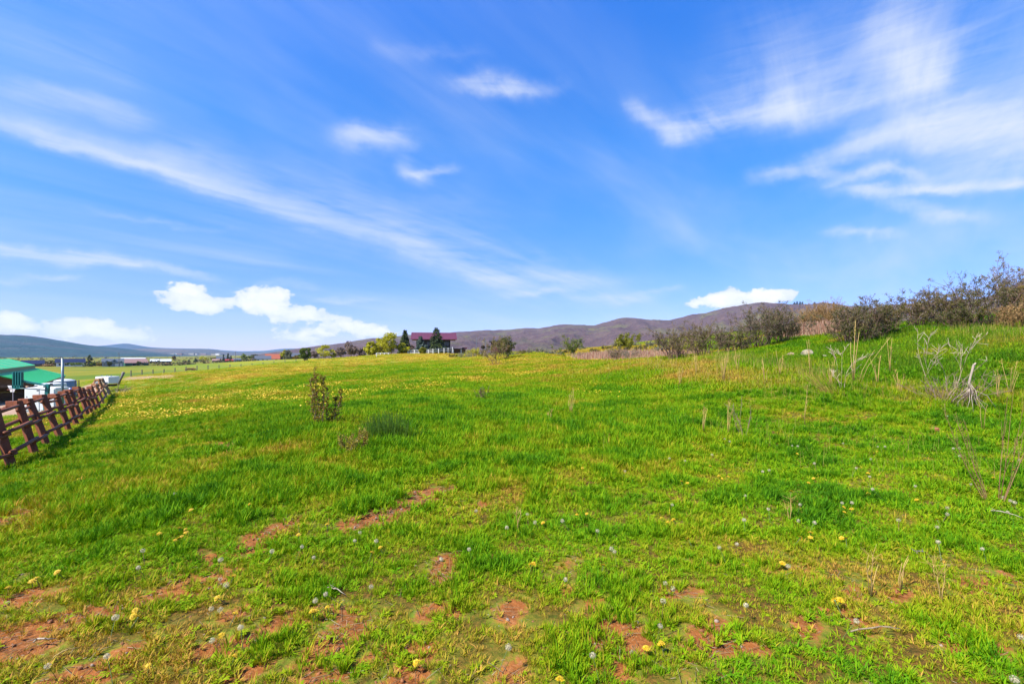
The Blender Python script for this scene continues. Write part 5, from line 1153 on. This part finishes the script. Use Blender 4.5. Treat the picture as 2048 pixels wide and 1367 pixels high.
x, y = hit(735, 868); shrub('leafy_shrub', 'faint dark seedling between the small ochre shrub and the dark rush clump', 'shrub', (x, y, h1(x, y)), .34, .2, 5, [(5,.3,.4,2)], .004, M_rushd, M_olive, 160, .018, basew=.04, minr=.0022, seed=95)
x, y = hit(963, 800); shrub('leafy_shrub', 'small olive bush standing by itself in the central meadow', 'shrub', (x, y, h1(x, y)), .50, .5, 9, [(5,.45,.6,2)], .007, M_twig, M_olive, 500, .03, basew=.1, minr=.004, seed=96)
def rush():
    x, y = hit(776, 880); z = h1(x, y); root = empty('rush_clump', (x, y, z), 0, 'dark green broom like clump of fine upright stems in the lush grass', 'plant'); rs = np.random.RandomState(35); n = 430
    bx = rs.normal(size=n)*.24; by = rs.normal(size=n)*.16; edge = np.clip(1-(bx/.75)**2, .3, 1); h = rs.uniform(.25,.56,n)*edge
    P0 = np.c_[bx, by, np.full(n, -.03)]; P2 = np.c_[bx*1.15+rs.normal(size=n)*.02, by+rs.normal(size=n)*.03, h]; P1 = (P0+P2)/2+rs.normal(size=(n,3))*.01
    V, Fq = seg_mesh(np.r_[P0,P1], np.r_[P1,P2], np.full(2*n, .003), np.full(2*n, .0022), 3); mesh_np('stems', V, [Fq], M_rushd, root, np.repeat(np.tile(rs.uniform(0,1,n), 2), 6))
    m = 1400; i = rs.randint(0, n, m); f = rs.uniform(.2,1,(m,1)); C = P1[i]*(1-f)+P2[i]*f; V, Fq = leaf_mesh(rs, C+rs.normal(size=C.shape)*.006, .022, .22, updir=np.array([0,0,1.5])); mesh_np('foliage', V, [Fq], M_rushd, root, np.repeat(rs.uniform(0,1,m), 4))
rush()
# rocks
def rock(label, u, v, wp, hp, mat, seed):
    x, y = hit(u, v); z = h1(x, y); rs = np.random.RandomState(seed); import bmesh
    bm = bmesh.new(); bmesh.ops.create_icosphere(bm, subdivisions=3, radius=1)
    cuts = unit(rs.normal(size=(9,3)))
    for vtx in bm.verts:
        p = np.array(vtx.co)
        for c in cuts:
            d = p@c; 
            if d > .72: p = p-c*(d-.72)*.9
        p = p*(1+.10*(float(fbm(p[0]*3+9, p[1]*3+p[2]*2, seed, 3))-.5)); vtx.co = p*np.array([px_(wp,y)*.5, px_(wp,y)*.4, px_(hp,y)*.55])
    me = bpy.data.meshes.new('rock'); bm.to_mesh(me); bm.free(); me.materials.append(mat); o = bpy.data.objects.new('rock', me); o.location = (x, y, z+px_(hp,y)*.25); o.rotation_euler = (.2, .3, seed); COL.objects.link(o); tag(o, label, 'rock')
rock('pale lichen covered rock lying on the green slope below the shrubs', 1614, 712, 24, 17, M_rock, 3); rock('flat tan rock left of the pale lichen covered rock', 1581, 712, 22, 9, M_rockt, 4)
rock('small grey rock half sunk in the grass right of the pale rock', 1651, 715, 16, 8, M_rock, 5); rock('bright tan stone at the edge of the dirt track in the left field', 300, 757, 14, 4, M_rockt, 6)
rock('tiny pale stone beside the foot of the budding sapling', 2008, 998, 12, 9, M_rock, 7); rock('little pale stone in the bare soil of the centre foreground', 882, 1118, 9, 7, M_rock, 8)
rock('small pale stone on the lawn below the dark shrub row', 1490, 700, 8, 5, M_rock, 9); rock('red brown clod of soil in the right meadow', 1870, 860, 18, 8, paint('red_clod', (.28,.10,.04), .95, .2, 9, bump=.8), 10)
# sticks lying about
def stick(label, u1, v1, u2, v2, r, seed, mat=None):
    rs = np.random.RandomState(seed); a, b = np.array(G(u1, v1)), np.array(G(u2, v2)); pts = [a+(b-a)*t+np.r_[rs.normal(size=2)*.006, .02+.02*math.sin(t*3)] for t in np.linspace(0, 1, 6)]
    root = empty('stick', pts[0], 0, label, 'stick'); O = pts[0]
    MB().tube([p-O for p in pts], [r, r*.9, r, r*.8, r*.6, r*.3], 7).build('stem', mat or M_straww2, root, True)
    for i in (1, 3): MB().tube([pts[i]-O, pts[i]-O+np.r_[rs.normal(size=2)*.05, .02]], [r*.6, r*.2], 5).build('side_twig', mat or M_straww2, root, True)
stick('white bent stick lying in the right foreground grass', 1697, 1268, 1795, 1262, .0045, 1, M_straww); stick('pale dry stick lying at the bottom left on bare soil', 68, 1290, 108, 1287, .005, 2)
stick('thin straw stem lying in the left foreground', 100, 1325, 165, 1302, .003, 3, M_stk); stick('pale stick pointing up slope beside the bare patch in the lower centre', 655, 1180, 690, 1195, .004, 4)
stick('grey stick lying behind the budding sapling', 1975, 1024, 2046, 1040, .005, 5); stick('short grey stick lying right of the centre foreground', 1830, 1112, 1848, 1110, .006, 6, M_grey)
stick('long dead branch lying at the foot of the twig heap', 1790, 806, 1930, 808, .012, 7)

# ---------------------------------------------------------------- dandelions
M_yel = paint('dandelion_yellow', (.56,.37,.004), .6, .06, 40); M_stem = paint('dandelion_stem', (.084,.12,.03), .6, .1, 10); M_redst = paint('reddish_stem', (.156,.084,.036), .6, .1, 10)
M_pappus, g, b, out = newmat('pappus'); b.inputs['Base Color'].default_value = (.66,.60,.40,1); b.inputs['Roughness'].default_value = .8
tr = g.n.new('ShaderNodeBsdfTranslucent'); tr.inputs[0].default_value = (.66,.60,.38,1); mx = g.n.new('ShaderNodeMixShader'); mx.inputs[0].default_value = .5; g.l.new(b.outputs[0], mx.inputs[1]); g.l.new(tr.outputs[0], mx.inputs[2]); g.l.new(mx.outputs[0], out.inputs[0])
def yellow_head(rs, R0=.021):
    V, Fc = [], []
    for ring_, (n, r1, z1, w) in enumerate([(16, 1., .001, .30), (14, .82, .005, .27), (12, .62, .009, .24), (9, .4, .012, .2)]):
        for i in range(n):
            a = (i+ring_*.4+rs.uniform(-.2,.2))/n*6.283; d = np.array([math.cos(a), math.sin(a), 0]); s = np.array([-d[1], d[0], 0]); r = R0*r1*rs.uniform(.88,1.08); k = len(V)
            V += [d*R0*.08+(0,0,z1), d*r*.65+s*r*w*.55+(0,0,z1+.002), d*r+(0,0,z1+rs.uniform(-.002,.002)), d*r*.65-s*r*w*.55+(0,0,z1+.002)]; Fc.append((k,k+1,k+2,k+3))
    return V, Fc
def puff_head(rs, R0=.021, frac=1.):
    P = unit(rs.normal(size=(90,3))); P = P[P[:,2] > -.75]; P = P[:int(len(P)*frac)]; V1, F1 = seg_mesh(P*.004, P*R0*.86, np.full(len(P), .00035), np.full(len(P), .00035), 3)
    k0 = len(V1); V2 = []; F2 = []
    for p in P:
        a = unit(np.cross(p, [.3,.5,.8])); b_ = np.cross(p, a); c = p*R0*.86
        for q in range(4):
            t = q*math.pi/4+rs.uniform(0,.5); d = (a*math.cos(t)+b_*math.sin(t)); e = p*.0035; s = np.cross(p, d)*.0004; k = k0+len(V2)
            V2 += [c-d*.0052+e-s, c-d*.0052+e+s, c+d*.0052+e+s, c+d*.0052+e-s]; F2.append((k,k+1,k+2,k+3))
    return np.r_[V1, np.array(V2)], [F1, np.array(F2)]
def dandelions():
    rs = np.random.RandomState(21); Y = []; W = []
    c2 = [(634,42),(650,104),(674,100),(736,90),(932,313),(1050,282),(1086,289),(1090,304),(1063,332),(1046,342),(1026,350),(1462,141),(1748,320),(1748,262),(1915,258),(335,538),(186,592),(212,576),(50,630),(793,764),(780,793),(810,800),(1368,561),(1271,688),(1300,907),(1374,1028),(870,1086),(1377,780),(1917,744),(1830,768),(1845,766),(1118,174)]
    Y += [(x/2.926, 960+y/2.926) for x, y in c2]
    c3 = [(1172,134),(1360,105),(1940,183),(1976,191),(1018,242),(1367,288),(1328,376),(1386,371),(1130,425),(1860,421),(1893,407),(1980,518),(178,569),(128,598),(1057,668),(1075,664),(1482,674),(1732,1157),(1822,1133),(388,1242),(1228,1340),(1822,396)]
    Y += [(700+x/2.926, 900+y/2.926) for x, y in c3]
    c4 = [(138,236),(190,248),(453,296),(810,294),(826,286),(1048,318),(88,400),(103,411),(131,401),(47,352),(424,472),(505,431),(529,410),(784,482),(782,386),(1368,408),(1461,371),(1452,332),(1008,510),(670,545),(706,553),(672,567),(514,664),(514,685),(468,687),(680,690),(660,688),(384,805),(628,978),(654,976),(1105,602),(1322,311),(362,250)]
    Y += [(1400+x/2.329, 780+y/2.329) for x, y in c4]
    c5 = [(1408,620),(1432,637),(1492,630),(1302,648),(1318,637),(1305,692),(1357,642),(1640,670),(1617,697),(1980,709),(1156,664),(898,490),(1465,632),(1640,672)]
    Y += [(960+x/3.79, 700+y/3.79) for x, y in c5]
    Y += [(560+x/5.12, 700+y/5.12) for x, y in [(912,612),(945,622),(1310,682),(1715,690),(1735,705),(1740,538),(1993,528),(1885,595),(1470,830),(1415,760),(1110,150)]]
    Y += [(x/6.21, 740+y/6.21) for x, y in [(460,1140),(495,1122),(345,1065),(875,928),(850,1045),(1440,985),(1500,982),(1020,1020),(980,1352),(365,1310),(120,1340),(960,826),(1015,817),(1505,875),(870,870),(1020,690)]]
    d3 = [(738,354),(777,353),(768,377),(1038,373),(918,452),(1082,421),(1048,458),(1243,412),(28,528),(58,480),(34,495),(153,530),(124,797),(1609,121),(1886,318),(1870,46),(1940,46),(1960,60),(1845,776),(1833,880),(1890,808),(1940,718),(1816,1026),(1420,1197),(927,1150),(873,1118),(1530,575),(1548,592),(1408,545),(1448,470),(1262,755),(1380,200),(1356,235),(535,638),(697,578)]
    W += [(700+x/2.926, 900+y/2.926) for x, y in d3]
    d2 = [(1291,463),(810,510),(836,410),(1732,374),(1767,387),(1592,414),(1290,577),(1323,612),(1290,755),(1408,860),(676,800),(278,1085),(625,1028),(1845,702),(1906,665),(1242,936),(1022,78),(1236,750),(1836,450)]
    W += [(x/2.926, 960+y/2.926) for x, y in d2]
    d4 = [(555,319),(533,340),(429,258),(455,260),(115,226),(292,378),(322,372),(318,398),(728,362),(795,320),(786,333),(862,262),(828,262),(666,247),(804,460),(1262,437),(1003,446),(277,540),(318,553),(466,532),(205,603),(458,607),(534,616),(662,524),(708,523),(1152,547),(1152,576),(925,604),(1446,514),(1465,522),(1433,567),(1315,738),(1110,706),(90,732),(172,716),(214,1000),(410,818),(729,1074),(1180,271),(1207,270),(1494,1147),(1465,1345),(640,445),(790,402),(56,300),(257,300),(512,380),(211,490),(1153,130),(1488,325),(82,753),(1408,648),(1105,636),(1210,305)]
    W += [(1400+x/2.329, 780+y/2.329) for x, y in d4]
    W += [(960+x/3.79, 700+y/3.79) for x, y in [(1855,671),(1893,690),(1080,98),(735,77)]]+[(1745,735),(1770,742),(1790,730),(1880,745),(1935,747),(1925,655),(1945,664),(1830,690),(1975,700),(1600,735),(2000,740),(1990,755),(1760,735),(1850,722),(1640,770)]
    yh = [yellow_head(rs) for _ in range(3)]; ph = [puff_head(rs), puff_head(rs, frac=.6), puff_head(rs, .019)]
    LM = [(640,850,'the rusty two column shrub'),(708,900,'the small ochre shrub'),(776,870,'the dark rush clump'),(770,1025,'the long bare soil patch'),(540,1060,'the left bare soil streak'),(885,1130,'the bare patch with a pale stone'),
          (640,1290,'the big bare patch at the bottom'),(60,1200,'the bare soil at the left edge'),(40,1300,'the bare soil in the bottom left corner'),(1410,1275,'the bare patch right of bottom centre'),(1995,990,'the budding sapling'),(1747,1265,'the white bent stick'),
          (1486,865,'the grey dry weed'),(1142,825,'the lone straw stalks'),(1036,1060,'the pale cut stubs'),(1870,860,'the red brown clod'),(1938,815,'the upturned root'),(1880,800,'the bleached dead shrub'),(1686,785,'the dead grey sapling'),(1740,1180,'the thin dry stems'),
          (80,920,'the nearest leaning fence leg'),(170,850,'the middle of the rail fence'),(1609,845,'the single slender stalk'),(1614,710,'the pale lichen rock'),(963,800,'the small olive bush'),(1250,1240,'the bare spot under the centre'),(300,1050,'the lawn left of the soil streak'),
          (1600,1040,'the dry wisps on the right'),(1340,960,'the plain grass at centre right'),(1350,1100,'the dark tuft at lower centre right'),(350,1290,'the bottom left tufts'),(1900,1200,'the reddish dry stems'),(2030,1280,'the bottom right corner'),(1720,930,'the open lawn before the dead sapling')]
    def region(u, v):
        a, b, t = min(LM, key=lambda q: (q[0]-u)**2+((q[1]-v)*1.8)**2); dx, dy = u-a, (v-b)*1.6; d = math.hypot(dx, dy)
        side = ('right of ' if dx > 0 else 'left of ') if abs(dx) > abs(dy) else ('in front of ' if dy > 0 else 'behind ')
        return ('just ' if d < 28 else ('near ' if d < 75 else ('farther ' if d < 130 else 'well ')))+side+t
    yp = []; wp = []
    for k in range(3):
        o = bpy.data.objects.new('dandelion', None); o.empty_display_size = .03; COL.objects.link(o); MB().tube([(0,0,-.09),(.002,.001,-.05),(0,0,0)], [.0022,.0019,.0017], 5).build('stem', M_stem, o)
        h = MB().add(*yh[k]).build('flower_head', M_yel, o); yp.append(o)
        c = MB().tube([(0,0,-.008),(0,0,0),(0,0,.002)], [.002,.0065,.004], 7).build('calyx', M_stem, h)
        o = bpy.data.objects.new('dandelion_clock', None); o.empty_display_size = .03; COL.objects.link(o); MB().tube([(0,0,-.19),(.004,.002,-.1),(0,0,0)], [.0024,.002,.0017], 5).build('stem', M_redst if k == 1 else M_stem, o)
        V, fs = ph[k]; h = mesh_np('seed_head', V, fs, M_pappus, o); MB().tube([(0,0,-.004),(0,0,0),(0,0,.004)], [.002,.0045,.003], 8).build('receptacle', M_redst, h); wp.append(o)
    def place(protos, lst, what, hgt, adj):
        used = [False]*3; done = []
        for (u, v) in lst:
            if any(math.hypot(u-a, v-b) < 5 for a, b in done): continue
            if 'clock' in what and rs.uniform() < .22: continue
            done.append((u, v)); k = rs.randint(0, 3) if v > 760 else 0; hh = hgt*rs.uniform(.75, 1.15)
            x, y = hit(u, v+hh*F/4.2*(v-V0)/400); z = h1(x, y); hh = max(EYE-(v-V0)/F*y-z, .04) if y < 9 else hh
            lab = adj+' '+region(u, v); loc = (x, y, z+hh); sc_ = rs.uniform(.8,1.1)*(1.1 if 'clock' not in what else .78)*(1 if y < 14 else .8)
            root = protos[k] if not used[k] else None
            if root is None: root = copy_thing(protos[k], loc)
            used[k] = True; root.location = loc; root.rotation_euler = (rs.normal()*.30+.12, rs.normal()*.30, rs.uniform(0, 6.28)); root.scale = (sc_,)*3
            tag(root, lab, what, what+'s '+region(u, v))
    place(yp, Y, 'dandelion', .07, 'yellow dandelion flower'); place(wp, W, 'dandelion clock', .14, 'round seed head')
dandelions()
# drifts of far dandelions, past counting
def far_flowers():
    rs = np.random.RandomState(77); items = []
    for k in range(3):
        V, Fc = [], []
        for i in range(26):
            c = np.r_[rs.normal(size=2)*.30, rs.uniform(.07,.20)]; r = .024*rs.uniform(.8,1.2); n = unit(np.r_[rs.normal(size=2)*.4, 1.]); a = unit(np.cross(n, [1,.2,0])); b_ = np.cross(n, a); kk = len(V)
            for q in range(6): t = q*math.pi/3; V.append(c+r*(a*math.cos(t)+b_*math.sin(t)))
            Fc.append(tuple(range(kk, kk+6)))
        items.append((np.array(V), [np.array(Fc)], None, M_yel))
    cl = proto_coll('flower_patch', items); P, S, I = [], [], []
    for (y0, y1, dens) in ((12, 24, 10), (24, 45, 8), (45, 90, 3.2), (90, 150, .8)):
        x, y = ring(rs, y0, y1, dens, -50, 1450); z = H(x, y); m = masks(x, y, z); br = fbm(x*.9, y*.9, 91, 4)
        p = sst(m['flo'], .1, .95)*sst(br, .40, .68)*.75
        p = np.maximum(p, .05*(m['u'] < 1300)*(y > 12)*sst(br, .5, .7)); k = (rs.uniform(0,1,len(x)) < p)&(m['yard'] < .1)&(z > -3.5)
        P.append(np.stack([x[k], y[k], z[k]], 1)); S.append(np.full(k.sum(), 1.+.5*(y0 > 40))*rs.uniform(.7,1.2,k.sum())); I.append(rs.randint(0,3,k.sum()))
    P, S, I = map(np.concatenate, (P,S,I)); n = len(P)
    scatter('dandelion_drift', P, np.stack([np.zeros(n), np.zeros(n), rs.uniform(0,6.28,n)], 1), S, I, np.zeros(n), cl, sz=np.minimum(S, 1.2))
far_flowers()

# look-alikes that share a label are told apart by their order
by = {}
for o in COL.objects:
    if o.parent is None and o.get('label') and o.get('category') and (o.get('category').startswith('dandelion') or o.get('category') == 'sagebrush'): by.setdefault(o['label'], []).append(o)
for lab, os_ in by.items():
    if len(os_) < 2: continue
    n = len(os_)
    if lab.endswith('ridge'): os_.sort(key=lambda q: q.location.x/q.location.y); W = ['leftmost','second from left','third from left','fourth from left','fifth from left','sixth from left']
    else: os_.sort(key=lambda q: q.location.y); W = ['nearest','second nearest','third nearest','fourth nearest','fifth nearest','sixth nearest']
    for k, o in enumerate(os_):
        w = W[min(k, 5)]
        if n == 2: w = ('left' if k == 0 else 'right') if lab.endswith('ridge') else ('nearer' if k == 0 else 'farther')
        o['label'] = w+' '+lab
